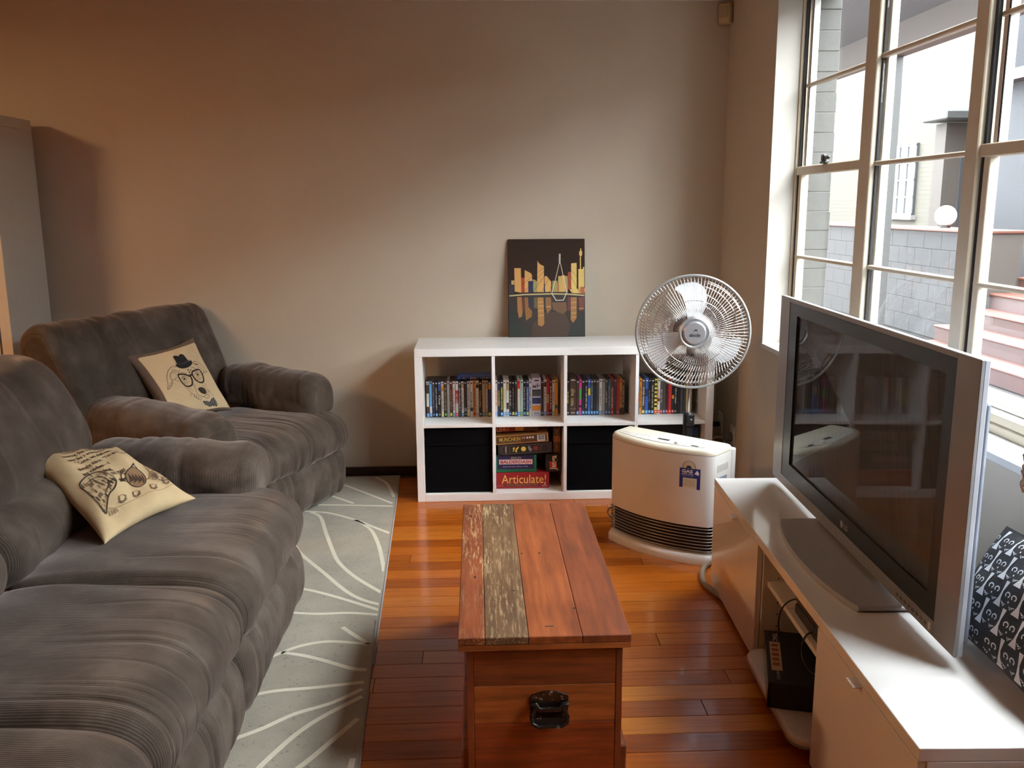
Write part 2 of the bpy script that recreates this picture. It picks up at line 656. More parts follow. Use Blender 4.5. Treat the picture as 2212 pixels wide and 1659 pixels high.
def make_window(name, y_hi, y_lo, mull, label, detail):
    w = bpy.data.objects.new(name, None)
    COL.objects.link(w)
    w.location = (1.74, (y_hi+y_lo)/2, WZ0)
    struct(w, label, 'window')
    B = lambda nm, mt, *a, **k: MB().box(*a, **k).build(nm, mt, w, world=True)
    B('frame_head', M_ALU, 1.712, 1.772, y_lo, y_hi, WZ1-0.03, WZ1, bev=0.002)
    B('frame_sill', M_ALU, 1.712, 1.775, y_lo, y_hi, WZ0+0.003, WZ0+0.030, bev=0.003)
    B('frame_jamb', M_ALU, 1.712, 1.772, y_hi-0.016, y_hi, WZ0+0.03, WZ1-0.03, bev=0.002)
    B('frame_jamb', M_ALU, 1.712, 1.772, y_lo, y_lo+0.016, WZ0+0.03, WZ1-0.03, bev=0.002)
    edges = [y_hi-0.016] + [e for m in mull for e in m] + [y_lo+0.016]
    for a, b in mull:
        B('mullion', M_ALU, 1.708, 1.775, b, a, WZ0+0.03, WZ1-0.03, bev=0.003)
    zb, zt = WZ0+0.03, WZ1-0.03
    for i in range(0, len(edges), 2):
        a, b = edges[i], edges[i+1]       # a > b
        kind = detail[i//2]
        if kind == 'fixed':
            xs = 1.728
            B('bead', M_ALUW, 1.738, 1.765, a-0.028, a, zb, zt, bev=0.002)
            B('bead', M_ALUW, 1.738, 1.765, b, b+0.012, zb, zt, bev=0.002)
            B('seal', M_SEAL, 1.726, 1.738, a-0.009, a, zb, zt)
            ml = [(1.213, 1.228, 1.718, 1.742), (1.577, 1.593, 1.718, 1.742), (1.940, 1.956, 1.718, 1.742)]
            B('bottom_rail', M_ALU, 1.718, 1.75, b, a, zb, zb+0.02, bev=0.002)
        else:
            xs = 1.735
            B('seal', M_SEAL, 1.722, 1.734, a-0.017, a-0.003, 1.605, zt)
            B('seal', M_SEAL, 1.722, 1.734, a-0.008, a, zb, 1.575)
            B('sash_stile', M_ALUW, 1.738, 1.768, a-0.042, a-0.020, 1.60, zt, bev=0.002)
            B('sash_stile', M_ALU, 1.724, 1.752, a-0.040, a-0.010, zb, 1.59, bev=0.002)
            B('seal', M_SEAL, 1.7375, 1.7395, a-0.049, a-0.042, 1.60, zt)
            B('sash_stile', M_ALU, 1.722, 1.760, b, b+0.018, zb, zt, bev=0.002)
            B('meeting_rail', M_ALU, 1.716, 1.752, b, a, 1.570, 1.606, bev=0.003)
            B('bottom_rail', M_ALU, 1.716, 1.752, b, a, zb, zb+0.028, bev=0.003)
            B('seal', M_SEAL, 1.752, 1.757, b, a, zb+0.026, zb+0.032)
            ml = [(1.211, 1.226, 1.722, 1.744), (1.937, 1.953, 1.735, 1.756)]
            if i == 0:
              lt = MB()
              yl = a-0.30
              lt.box(1.704, 1.724, yl-0.050, yl, 1.606, 1.616, bev=0.002)
              lt.box(1.704, 1.722, yl-0.034, yl-0.006, 1.616, 1.642, bev=0.004)
              lt.box(1.706, 1.718, yl-0.080, yl-0.030, 1.622, 1.634, bev=0.004)
              lt.build('sash_latch', M_BLACK, w, world=True)
        for (z0_, z1_, xa, xb) in ml:
            B('muntin', M_ALU, xa, xb, b+0.004, a-0.012, z0_, z1_, bev=0.003)
        zs = [zb] + ([1.220, 1.585, 1.948] if kind == 'fixed' else [1.219, 1.588, 1.945]) + [zt]
        for q in range(4):
            xg = xs+(0.012 if (kind != 'fixed' and q > 1) else 0.0)
            B('pane', M_GLASS, xg, xg+0.004, b+0.002, a-0.012, zs[q]+0.006, zs[q+1]-0.006)
    return w
make_window('window_1', WY1, WY0, [(-0.975, -1.070), (-1.700, -1.767), (-2.442, -2.537)], 'tall cream framed window of sash and fixed panels above the television', ['sash', 'fixed', 'sash', 'fixed'])

# ------------------------------------------------------------ outside
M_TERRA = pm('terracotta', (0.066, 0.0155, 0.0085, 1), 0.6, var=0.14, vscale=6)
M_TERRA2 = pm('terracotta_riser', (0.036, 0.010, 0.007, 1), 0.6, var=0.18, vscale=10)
M_RENDER = pm('grey_render', (0.0281, 0.0266, 0.0255, 1), 0.85, var=0.15, vscale=8, bump=0.5, bscale=40)
M_BLOCK = pm('grey_painted_block', (0.0184, 0.0176, 0.0199, 1), 0.8, var=0.10, vscale=5, bump=0.3, bscale=60)
M_TAN = pm('tan_render', (0.0295, 0.0235, 0.0204, 1), 0.8, var=0.06)
M_BLUE = pm('blue_grey_render', (0.0109, 0.0122, 0.0170, 1), 0.8, var=0.12, vscale=2)
def brick_mat(name, c1, c2, mortar):
    N = NT(name)
    tc = N.n('ShaderNodeTexCoord')
    sep = N.n('ShaderNodeSeparateXYZ'); N.l(tc.outputs['Object'], sep.inputs[0])
    cmb = N.n('ShaderNodeCombineXYZ')
    N.l(N.math('ADD', sep.outputs[0], sep.outputs[1]), cmb.inputs[0]); N.l(sep.outputs[2], cmb.inputs[1])
    br = N.n('ShaderNodeTexBrick')
    br.inputs['Scale'].default_value = 1.0
    br.inputs['Brick Width'].default_value = 0.24
    br.inputs['Row Height'].default_value = 0.086
    br.inputs['Mortar Size'].default_value = 0.008
    br.inputs['Color1'].default_value = c1; br.inputs['Color2'].default_value = c2
    br.inputs['Mortar'].default_value = mortar
    N.l(cmb.outputs[0], br.inputs['Vector'])
    N.col(br.outputs['Color']); N.set(Roughness=0.8)
    return N.m
M_CREAMBRICK = brick_mat('cream_brick', (0.044, 0.0385, 0.029, 1), (0.040, 0.035, 0.0265, 1), (0.030, 0.027, 0.021, 1))
GZ = -0.10
court = MB().box(XO, 30, -14, 34, GZ-0.3, GZ-0.012).build('courtyard_ground', M_RENDER)
struct(court, 'terracotta paved courtyard outside the window', 'courtyard')
tile0 = None
TS = 0.30
for i in range(9):
    for j in range(12):
        loc = (XO+0.12+TS*(i+0.5), 0.3+TS*(j+0.5), GZ)
        if tile0 is None:
            tile0 = MB().box(-TS/2+0.004, TS/2-0.004, -TS/2+0.004, TS/2-0.004, -0.012, 0.0, bev=0.002).build('paving_tile', M_TERRA, court, loc=loc)
        else:
            share(tile0, 'paving_tile', court, loc=loc)
# stairs rising to the garden
st = thing('garden_steps', 'flight of red terracotta tiled steps climbing between garden walls', 'steps', (4.75, 3.6, GZ))
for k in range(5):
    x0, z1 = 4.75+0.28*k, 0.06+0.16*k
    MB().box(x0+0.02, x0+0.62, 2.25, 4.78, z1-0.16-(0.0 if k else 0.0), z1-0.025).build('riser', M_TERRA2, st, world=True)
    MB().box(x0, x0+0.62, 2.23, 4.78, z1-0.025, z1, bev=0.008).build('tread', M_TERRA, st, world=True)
tag(MB().box(4.62, 6.6, 1.95, 2.22, GZ, 0.14, bev=0.01).build('render_kerb', M_RENDER), 'low rough grey rendered kerb at the foot of the steps', 'kerb')
# garden wall of blocks with terracotta capping
gw = thing('garden_wall', 'grey painted block garden wall with terracotta capping', 'wall', (5.68, 7.4, GZ))
MB().box(5.53, 5.86, 4.83, 13.0, GZ, 1.14).build('wall_core', M_RENDER, gw, world=True)
BH, BL = 0.2, 0.4
blk = None
for r in range(6):
    zz = 1.14-(r+1)*BH
    for c in range(20):
        yy = 4.85+c*BL+(0.2 if r % 2 else 0)
        if yy > 12.4:
            continue
        loc = (5.515, yy+BL/2, zz+BH/2)
        if blk is None:
            blk = MB().box(-0.02, 0.02, -BL/2+0.001, BL/2-0.001, -BH/2+0.001, BH/2-0.001, bev=0.003).build('block', M_BLOCK, gw, loc=tuple(Vector(loc)-gw.location))
        else:
            share(blk, 'block', gw, loc=tuple(Vector(loc)-gw.location))
MB().box(5.50, 5.90, 4.79, 4.83, GZ, 1.14).build('end_face', M_TAN, gw, world=True)
MB().box(5.46, 5.92, 4.77, 13.0, 1.14, 1.175, bev=0.008).build('capping', M_TERRA, gw, world=True)
pl = thing('gate_pillar', 'short tan pillar with terracotta cap beside the garden wall', 'pillar', (3.5, 4.9, GZ))
MB().box(3.36, 3.62, 4.8, 5.06, GZ, 0.55).build('shaft', M_TAN, pl, world=True)
MB().box(3.33, 3.65, 4.77, 5.09, 0.55, 0.60, bev=0.008).build('cap', M_TERRA, pl, world=True)
# globe lamp on the wall
gp = pix(2042, 476, 0, 5.68)
gl_ = thing('globe_lamp', 'round white globe lamp standing on the garden wall', 'lamp', (gp.x, gp.y, 1.175))
M_GLOBE = pm('opal_globe', (0.93, 0.93, 0.92, 1), 0.25, var=0.01)
r_ = 0.118
MB().lathe([(0.0, 0.0), (0.06, 0.0), (0.06, 0.025), (0.05, 0.03)], 20).build('base', M_BLACK, gl_, 50)
MB().lathe([(0.05, 0.028)]+[(r_*sin(a), 0.028+r_*0.9-r_*cos(a)) for a in [0.5+i*(PI-0.5)/14 for i in range(15)]], 28).build('globe', M_GLOBE, gl_, 180)
# veranda post and beam
M_POST = pm('grey_painted_post', (0.030, 0.032, 0.033, 1), 0.5, var=0.08)
M_BEAM = pm('brown_painted_beam', (0.0204, 0.0122, 0.0095, 1), 0.6, var=0.1, vscale=4)
M_FASC = pm('pink_brown_fascia', (0.0374, 0.0218, 0.0177, 1), 0.6, var=0.06)
pp = pix(1909, 450, 0, 3.84)
vp = thing('veranda_frame', 'grey veranda post carrying a long brown beam', 'veranda', (3.84, pp.y, GZ))
MB().box(3.785, 3.895, pp.y-0.055, pp.y+0.19, GZ, 2.66, bev=0.006).build('post', M_POST, vp, world=True)
MB().box(3.79, 3.89, -9.0, 9.0, 2.69, 2.97).build('beam', M_BEAM, vp, world=True)
MB().box(3.775, 3.905, -9.0, 9.0, 2.655, 2.69).build('beam_trim', M_FASC, vp, world=True)
MB().box(3.76, 3.98, -9.0, 9.0, 2.97, 3.05).build('fascia', M_FASC, vp, world=True)
MB().box(XO+0.02, 3.79, 1.6, 9.0, 2.90, 2.97).build('roof_soffit', pm('soffit_grey', (0.0340, 0.0320, 0.0354, 1), 0.7), vp, world=True)
# neighbouring house
nh = thing('neighbour_house', 'pale cream brick house across the courtyard with porch', 'house', (9.0, 15.0, GZ))
MB().box(9.0, 12.0, 9.0, 32.0, GZ, 7.0).build('brick_wall', M_CREAMBRICK, nh, world=True)
wy0, wy1, wz0, wz1 = 13.52, 14.45, 1.23, 2.62
wn = MB().box(8.95, 9.02, wy0, wy1, wz0, wz1).build('window', pm('far_window_dark', (0.03, 0.036, 0.042, 1), 0.15), nh, world=True)
M_WHITE_P = pm('white_joinery', (0.14, 0.14, 0.14, 1), 0.5, var=0.02)
for a in (0.0, 0.35, 0.70):
    MB().box(8.93, 8.95, wy0+a, wy0+a+0.05, wz0, wz1).build('glazing_bar', M_WHITE_P, wn).location = (-9.0, -15.0, -GZ)
for k in range(5):
    zz = wz0+k*(wz1-wz0-0.05)/4
    MB().box(8.932, 8.95, wy0, wy1, zz, zz+0.03).build('glazing_bar', M_WHITE_P, wn).location = (-9.0, -15.0, -GZ)
MB().box(8.9, 9.0, wy0-0.06, wy1+0.06, wz0-0.09, wz0).build('window_ledge', M_WHITE_P, nh, world=True)
MB().box(8.05, 9.4, 10.7, 11.05, GZ, 2.75).build('porch_wall', M_TAN, nh, world=True)
MB().box(8.32, 8.95, 10.66, 10.72, GZ, 2.22).build('porch_door', M_BLUE, nh, world=True)
MB().box(7.85, 9.4, 10.35, 11.15, 2.78, 2.92, bev=0.02).build('gutter', M_POST, nh, world=True)
mb = MB().add([(7.9, 10.4, 2.92), (9.4, 10.4, 2.92), (9.4, 11.15, 2.92), (7.9, 11.15, 2.92), (8.7, 10.7, 3.4), (9.4, 10.7, 3.4), (9.4, 11.1, 3.4), (8.7, 11.1, 3.4)],
   [(0, 1, 5, 4), (1, 2, 6, 5), (2, 3, 7, 6), (3, 0, 4, 7), (4, 5, 6, 7), (3, 2, 1, 0)])
mb.build('porch_roof', pm('pale_roof_tile', (0.07, 0.074, 0.074, 1), 0.7, var=0.15, vscale=20), nh, world=True)
bh_ = thing('blue_grey_house', 'dark blue-grey rendered house rising behind the garden steps', 'house', (8.0, 0.0, GZ))
MB().box(6.95, 10.5, 7.4, 7.8, GZ, 6.0).build('end_wall', M_BLUE, bh_, world=True)
MB().box(6.95, 7.35, -16.0, 7.4, GZ, 2.9).build('added_long_wall', M_BLUE, bh_, world=True)  # mostly unseen run, added and sized to limit low daylight indoors
MB().box(6.75, 7.5, -16.2, 7.38, 2.9, 3.03).build('eave', M_FASC, bh_, world=True)
# ------------------------------------------------------------ white cube shelf
def white_lam(name, rough=0.32, c=(0.84, 0.835, 0.825, 1)):
    return pm(name, c, rough, var=0.015, spec=0.5)
M_SHELF = white_lam('white_foil_shelf', 0.30)
SW, SH, SD = 1.47, 0.77, 0.39
shelf = thing('cube_shelf', 'low white cube shelf of eight cubbies holding DVDs and games', 'shelf', (SW/2, SD/2, 0))
PT, DT = 0.038, 0.016
CW = (SW-2*PT-3*DT)/4
B = lambda nm, *a, **k: MB().box(*a, **k).build(nm, M_SHELF, shelf, world=True)
B('top_panel', 0, SW, 0, SD, SH-PT, SH, bev=0.0012)
B('bottom_panel', PT, SW-PT, 0, SD, 0, PT, bev=0.0012)
B('side_panel', 0, PT-0.0004, 0, SD, 0, SH-PT-0.0004, bev=0.0012)
B('side_panel', SW-PT+0.0004, SW, 0, SD, 0, SH-PT-0.0004, bev=0.0012)
CX = [PT+i*(CW+DT) for i in range(4)]
for i in range(1, 4):
    B('divider', CX[i]-DT, CX[i], 0.002, SD, PT, SH-PT, bev=0.0008)
for i in range(4):
    B('cubby_shelf', CX[i], CX[i]+CW, 0.003, SD, SH/2-DT/2, SH/2+DT/2, bev=0.0008)
ZT, ZL = SH/2+DT/2, PT

# ------------------------------------------------------------ DVDs
PAL = {'k': ((26, 25, 26), 'black'), 'w': ((214, 208, 200), 'white'), 'g': ((150, 146, 140), 'grey'), 'd': ((70, 66, 66), 'charcoal'),
       'n': ((38, 42, 78), 'navy'), 'b': ((48, 84, 160), 'blue'), 'l': ((96, 160, 205), 'light blue'), 'r': ((176, 40, 38), 'red'),
       'm': ((92, 30, 28), 'dark red'), 'o': ((206, 130, 44), 'orange'), 'y': ((208, 190, 60), 'yellow'), 't': ((176, 150, 112), 'tan'),
       'p': ((190, 52, 130), 'magenta'), 'e': ((168, 196, 184), 'pale green'), 'v': ((196, 190, 208), 'lavender'), 'h': ((62, 40, 30), 'dark brown'),
       'G': ((70, 150, 80), 'green'), 'q': ((50, 92, 104), 'teal'), 'B': ((70, 150, 214), 'sky blue'), 'Y': ((212, 206, 70), 'yellow'), 'R': ((214, 56, 60), 'red')}
def PM(k, rough=0.4):
    return kmat(*PAL[k][0], rough=rough, tag='dvd_%d' % int(rough*100))
# width mm, case, spine, title, title colour, sticker, extra blocks [(z0,z1,colour)]
CELLS = [
 [(15, 'k', 'w', '', 'k', 'B', [(.10, .30, 'h'), (.66, .9, 'h')]), (14, 'k', 'l', '', 'p', 'B', [(.1, .3, 'w')]), (14, 'k', 'n', 'MENACE', 't', '', [(.7, .95, 'd')]),
  (14, 'k', 'k', 'HE DIED WITH A FALAFEL', 'w', 'B', []), (15, 'k', 'k', 'Clue', 'w', '', [(.72, .97, 'b')]), (14, 'k', 'w', 'HOPE SPRINGS', 'k', 'Y', [(.74, .88, 'o')]),
  (15, 'k', 'h', 'THE MISSION', 't', 'G', []), (13, 'g', 'g', '', 'k', '', []), (14, 'k', 'm', 'Stardust', 't', 'Y', [(.12, .22, 'h')]), (14, 'k', 'w', 'THE 40 YEAR', 'r', 'B', []),
  (15, 'k', 'w', 'DATE', 'w', 'R', [(.38, .74, 'r')]), (13, 'k', 'd', 'Spring Stiles', 'w', '', []), (14, 'k', 'w', 'Twilight', 'm', 'B', [(.8, .92, 't')]), (14, 'k', 'h', '', 't', '', [(.15, .25, 'g')]),
  (15, 'k', 'w', 'Moulin Rouge', 'm', 'Y', []), (15, 'w', 'w', 'Amelie', 'k', '', [(.16, .26, 'h')]), (14, 'o', 'o', 'Little Miss', 'm', '', [(.05, .12, 'r')]), (14, 'w', 'w', '', 'k', '', [(.8, .9, 'k')]),
  (16, 'k', 'k', 'Chocolat', 't', 'q', []), (15, 't', 't', '', 'h', 'q', []), (14, 'g', 'g', 'CASANOVA', 'w', 'q', []), (15, 'k', 'n', '', 'w', 'Y', [(.76, .9, 'o')])],
 [(13, 'w', 'w', 'Verona', 'R', 'B', []), (14, 'k', 'n', 'HACKERS', 'Y', '', []), (15, 'k', 'k', 'AMERICAN HUSTLE', 'Y', 'B', []), (15, 'w', 'w', 'ONE MORE', 'y', 'B', []),
  (15, 'w', 'w', '', 'k', 'B', [(.2, .38, 'h'), (.72, .95, 't')]), (14, 'k', 'k', 'Melvin', 'w', 'b', []), (14, 'k', 'k', 'JANE EYRE', 'g', 'Y', []), (14, 'k', 'h', '', 't', 'B', [(.82, .95, 'd')]),
  (15, 'w', 'w', '', 'm', 'B', [(.76, .99, 'R')]), (15, 'e', 'e', '', 'd', 'G', []), (15, 'k', 'k', 'Little Secret', 'w', 'B', []), (15, 'k', 'b', 'PLANETARIUM', 'w', 'Y', [(.8, .96, 'n')]),
  (15, 'w', 'w', 'BANGKOK DANGER', 'k', '', []), (46, 'v', 'v', 'FRIENDS', 'd', '', [(.14, .28, 'o'), (.32, .48, 'n'), (.52, .70, 'd')]), (14, 'k', 'h', '', 'r', 'q', []), (14, 'w', 'w', 'THE BRAVE', 'd', 'B', [(.8, .92, 'k')]),
  (14, 'R', 'r', '', 'w', 'b', [(.35, .6, 't')]), (15, 'm', 'm', 'RUN LOLA RUN', 'w', '', []), (14, 'g', 'w', 'SPLIT', 'r', '', [(.06, .14, 'y')]), (15, 'o', 'o', '', 'h', '', [(.2, .3, 'd')])],
 [(12, 'w', 'w', 'GROUNDHOG DAY', 'm', '', [(.36, .46, 'h')]), (14, 'k', 'k', 'BOLT', 'Y', '', []), (34, 'h', 'h', 'TOLKIEN', 't', '', [(.17, .18, 't'), (.66, .67, 't'), (.92, .93, 't')]), (13, 'k', 'h', '', 'g', 'B', []),
  (14, 'p', 'p', '', 'w', '', [(.44, .74, 'G'), (.22, .28, 'k')]), (16, 'k', 'k', '', 'w', 'B', []), (14, 'k', 'k', 'PULSE RUSH', 'w', 'B', []), (14, 'b', 'b', '', 'w', 'B', [(.55, .74, 'y')]),
  (14, 'k', 'd', 'CHRONICLES', 'l', 'B', []), (13, 'k', 'k', '', 'w', 'B', []), (15, 'k', 'd', 'SHADOW', 'k', 'B', []), (16, 'g', 'w', 'ICE AGE', 'd', 'B', []), (15, 'g', 'g', '', 'w', '', []),
  (14, 'k', 'd', 'MEMO', 'w', 'B', []), (14, 'k', 'q', 'PICTURE THIS', 'e', 'B', []), (15, 'r', 'r', 'BAD SANTA', 'w', 'R', [(.74, .93, 'm')]), (14, 'k', 'd', '', 'g', '', []), (15, 'r', 'r', '', 'm', 'q', []),
  (13, 'o', 'o', 'Fargo', 'm', '', [(.02, .2, 'h')]), (14, 'k', 'd', 'Pretty in Pink', 'w', '', [])],
 [(15, 'k', 'k', 'HEROES', 'w', '', []), (14, 'k', 'l', 'CARS', 'r', 'B', [(.34, .6, 'r')]), (14, 'o', 'o', 'PARANORMAL', 'h', '', []), (15, 'k', 'd', 'STAR WARS', 'w', 'Y', []), (16, 'b', 'b', '', 'l', 'B', [(.5, .7, 'n')]),
  (14, 'k', 'k', 'LOST', 'g', 'B', []), (15, 'k', 'k', 'THE UNTOUCHED', 'w', 'B', []), (16, 'k', 'y', '', 'k', 'R', [(.2, .25, 'k'), (.31, .36, 'k'), (.42, .47, 'k'), (.53, .58, 'k'), (.64, .69, 'k'), (.75, .80, 'k'), (.86, .91, 'k')]),
  (14, 'w', 'w', 'KILLER', 'R', 'R', [(.36, .44, 'm')]), (14, 'g', 'd', 'CALEX', 'w', 'R', []), (13, 'k', 'd', '', 'g', 'B', []), (14, 'k', 'm', 'TERMINATOR', 'k', 'R', []), (16, 'R', 'r', '', 'w', 'R', []),
  (14, 'k', 'k', '', 'o', 'R', [(.42, .52, 'o')]), (15, 'k', 'k', 'LEGEND', 'w', '', []), (14, 'k', 'k', '', 'w', '', []), (14, 'k', 'd', '', 'w', '', []), (14, 'k', 'd', '', 'w', '', []), (15, 't', 'y', 'ROAD WORLD', 'r', 'R', []), (16, 'k', 'g', '', 'd', '', [(.04, .14, 'k'), (.9, .97, 'm')])]]
SPAN = [(0.044, 0.3725), (0.3925, 0.712), (0.7455, 1.056), (1.099, 1.402)]
ORD = 'first second third fourth fifth sixth seventh eighth ninth tenth eleventh twelfth thirteenth fourteenth fifteenth sixteenth seventeenth eighteenth nineteenth twentieth twenty-first twenty-second twenty-third twenty-fourth'.split()
WHERE = ['in the cubby nearest the sofa', 'in the cubby above the board games', 'above the half-hidden black box', 'in the cubby behind the fan']
DVDS = []
rd = random.Random(5)
for ci, cell in enumerate(CELLS):
    a, b = SPAN[ci]
    tot = sum(d[0] for d in cell)/1000
    k = (b-a)/tot
    x = a
    for di, (wmm, case, spine, title, tc, stick, blocks) in enumerate(cell):
        w = wmm/1000*k
        nm = 'dvd_box_set' if wmm > 30 else 'dvd_case'
        kind = 'DVD box set' if wmm > 30 else 'DVD case'
        cn = PAL[spine][1]
        o = thing(nm, '%s %s, %s from the sofa side, %s' % (cn, kind, ORD[di], WHERE[ci]), 'DVD', (x+w/2, 0.165+rd.uniform(-0.002, 0.003), ZT), 0, 'DVDs '+WHERE[ci])
        hh = (0.188 if wmm < 30 else 0.196)+rd.uniform(-0.0015, 0.0015)
        hw = w/2-0.0004
        MB().box(-hw, hw, 0.0006, 0.135, 0.0, hh, bev=0.0012).build('case', PM(case, 0.35), o)
        mb = MB()
        pal = [PM(spine)]
        mb.box(-hw+0.001, hw-0.001, 0, 0.001, 0.003, hh-0.003)
        for z0, z1, c in blocks:
            pal.append(PM(c))
            mb.box(-hw+0.001, hw-0.001, -0.0002, 0.001, hh*z0, hh*z1, m=len(pal)-1)
        if stick:
            pal.append(PM(stick))
            mb.box(-hw+0.0014, hw-0.0014, -0.0003, 0.001, 0.006, 0.022, m=len(pal)-1)
            pal.append(PM('w'))
            mb.box(-hw*0.4, hw*0.4, -0.0004, 0.001, 0.011, 0.017, m=len(pal)-1)
        elif rd.random() < 0.6:
            pal.append(PM('g'))
            mb.box(-hw*0.6, hw*0.6, -0.0003, 0.001, 0.010, 0.018, m=len(pal)-1)
        pal.append(PM('w' if spine in 'kdnhmb' else 'k'))
        mb.box(-hw*0.5, hw*0.5, -0.0003, 0.001, hh-0.016, hh-0.010, m=len(pal)-1)
        mb.build('spine_print', pal, o)
        if title:
            if title not in ('Clue', 'HACKERS', 'AMERICAN HUSTLE', 'Chocolat', 'RUN LOLA RUN', 'STAR WARS', 'GROUNDHOG DAY'):
                title = '~'+title
            tb = MB()
            vertical = wmm > 30 and title == '~FRIENDS'
            zc = hh*(0.50 if not blocks else 0.48)
            if vertical:
                text_on(tb, title, (0, -0.0006, hh*0.80), (1, 0, 0), (0, 0, 1), w*0.8, 0.022, bold=0.01)
            else:
                L = min(hh*0.62, 0.0095*len(title)+0.012)
                text_on(tb, title, (0, -0.0006, zc), (0, 0, -1), (1, 0, 0), L, w*0.56, bold=0.02)
            tb.build('title_lettering', PM(tc), o)
        x += w
# blue case lying flat on top of the first row
o = thing('dvd_case', 'blue case lying flat on top of the DVD row', 'DVD', (0.288, 0.178, ZT+0.1925))
MB().box(-0.085, 0.083, 0.0, 0.11, 0.0, 0.0145, bev=0.0015).build('case', PM('b', 0.3), o)
MB().box(-0.07, 0.081, -0.0006, 0.0004, 0.001, 0.0135).build('spine_print', PM('n'), o)
tb = MB()
text_on(tb, 'Avatar', (-0.004, -0.001, 0.007), (1, 0, 0), (0, 0, 1), 0.034, 0.009, bold=0.01)
text_on(tb, '~c', (-0.052, -0.001, 0.007), (1, 0, 0), (0, 0, 1), 0.013, 0.007)
text_on(tb, '~marks', (0.055, -0.001, 0.007), (1, 0, 0), (0, 0, 1), 0.042, 0.006)
tb.build('title_lettering', PM('w'), o)

# ------------------------------------------------------------ black fabric storage boxes
M_FELT = pm('black_woven_fabric', S(9, 9, 11), 0.95, var=0.2, vscale=400, spec=0.08, bump=0.4, bscale=700)
def fabric_box(ci, label):
    x0 = CX[ci]+0.004
    o = thing('storage_box', label, 'box', (x0+CW/2-0.004, 0.18, ZL), 0, 'black fabric storage boxes')
    hw = CW/2-0.005
    # slightly bowed fabric front
    mb = MB()
    n = 14
    pts = []
    for i in range(n+1):
        rowp = []
        for j in range(n+1):
            u, v = i/n, j/n
            bow = 0.006*(4*u*(1-u))*(4*v*(1-v))
            rowp.append((-hw+2*hw*u, -0.155-bow+0.002*sin(9*v+4*u), 0.001+0.324*v))
        pts.append(rowp)
    mb.grid(pts)
    mb.build('front', M_FELT, o, 180)
    m2 = MB().box(-hw, hw, -0.153, 0.19, 0.0, 0.006)
    for x in (-hw, hw-0.005):
        m2.box(x, x+0.005, -0.153, 0.19, 0.006, 0.325)
    m2.box(-hw+0.005, hw-0.005, 0.185, 0.19, 0.006, 0.325)
    m2.box(-hw+0.005, hw-0.005, -0.153, -0.148, 0.006, 0.325)
    m2.build('walls', M_FELT, o)
    MB().box(-hw+0.01, hw-0.01, -0.163, -0.157, 0.245, 0.252, bev=0.002).build('seam', M_FELT, o)
    return o
fabric_box(0, 'black fabric storage box in the end cubby nearest the sofa')
fabric_box(2, 'black fabric storage box half hidden behind the white heater')

# ------------------------------------------------------------ board games
def game(name, label, loc, w, d, h, col, rot=(0, 0, 0)):
    o = thing(name, label, 'board game', loc, 0, None)
    o.rotation_euler = rot
    MB().box(-w/2, w/2, 0, d, 0, h, bev=0.0015).build('carton', kmat(*col, rough=0.35), o)
    return o
X0 = CX[1]
EX, EZ = (1, 0, 0), (0, 0, 1)
g = game('board_game_box', 'red party game box at the bottom of the game stack', (X0+0.137, 0.072, ZL), 0.268, 0.27, 0.082, (148, 32, 40))
mb = MB(); text_on(mb, 'Articulate!', (0.005, -0.0008, 0.050), EX, EZ, 0.225, 0.046, bold=0.0); mb.build('title_lettering', kmat(236, 190, 96), g)
mb = MB().box(-0.092, 0.085, -0.0005, 0.0005, 0.012, 0.023); mb.build('dark_band', kmat(84, 20, 26), g)
mb = MB(); text_on(mb, 'The Fast Talking Description Game', (-0.004, -0.0010, 0.0178), EX, EZ, 0.165, 0.008); mb.build('subtitle_lettering', kmat(200, 150, 90), g)
mb = MB(); text_on(mb, '~maker', (0.112, -0.0008, 0.014), EX, EZ, 0.026, 0.005, bold=0.02)
mb.add([(0.107, -0.0008, 0.020), (0.117, -0.0008, 0.021), (0.111, -0.0008, 0.029)], [(0, 1, 2)]); mb.build('maker_mark', kmat(230, 220, 214), g)
mb = MB(); text_on(mb, '~ages', (-0.115, -0.0008, 0.017), EX, EZ, 0.03, 0.0045); mb.build('age_lettering', kmat(226, 140, 90), g)

g = game('board_game_box', 'green and purple word game box above the red box', (X0+0.1045, 0.085, ZL+0.0825), 0.205, 0.255, 0.092, (24, 104, 72))
MB().box(-0.095, 0.090, -0.0005, 0.0005, 0.016, 0.090).build('purple_panel', kmat(44, 26, 66), g)
MB().box(-0.087, 0.082, -0.0009, 0.0005, 0.042, 0.067).build('title_plate', kmat(214, 190, 180), g)
mb = MB(); text_on(mb, 'BALDERDASH', (-0.002, -0.0013, 0.0545), EX, EZ, 0.155, 0.017, bold=0.03); mb.build('title_lettering', kmat(164, 30, 48), g)
mb = MB(); text_on(mb, 'ABSOLUTE', (-0.002, -0.0013, 0.0755), EX, EZ, 0.052, 0.013, bold=0.02); mb.build('upper_lettering', kmat(150, 140, 120), g)
mb = MB(); text_on(mb, '~small print line', (-0.004, -0.0009, 0.030), EX, EZ, 0.125, 0.006, bold=0.02); mb.build('small_lettering', kmat(176, 172, 190), g)

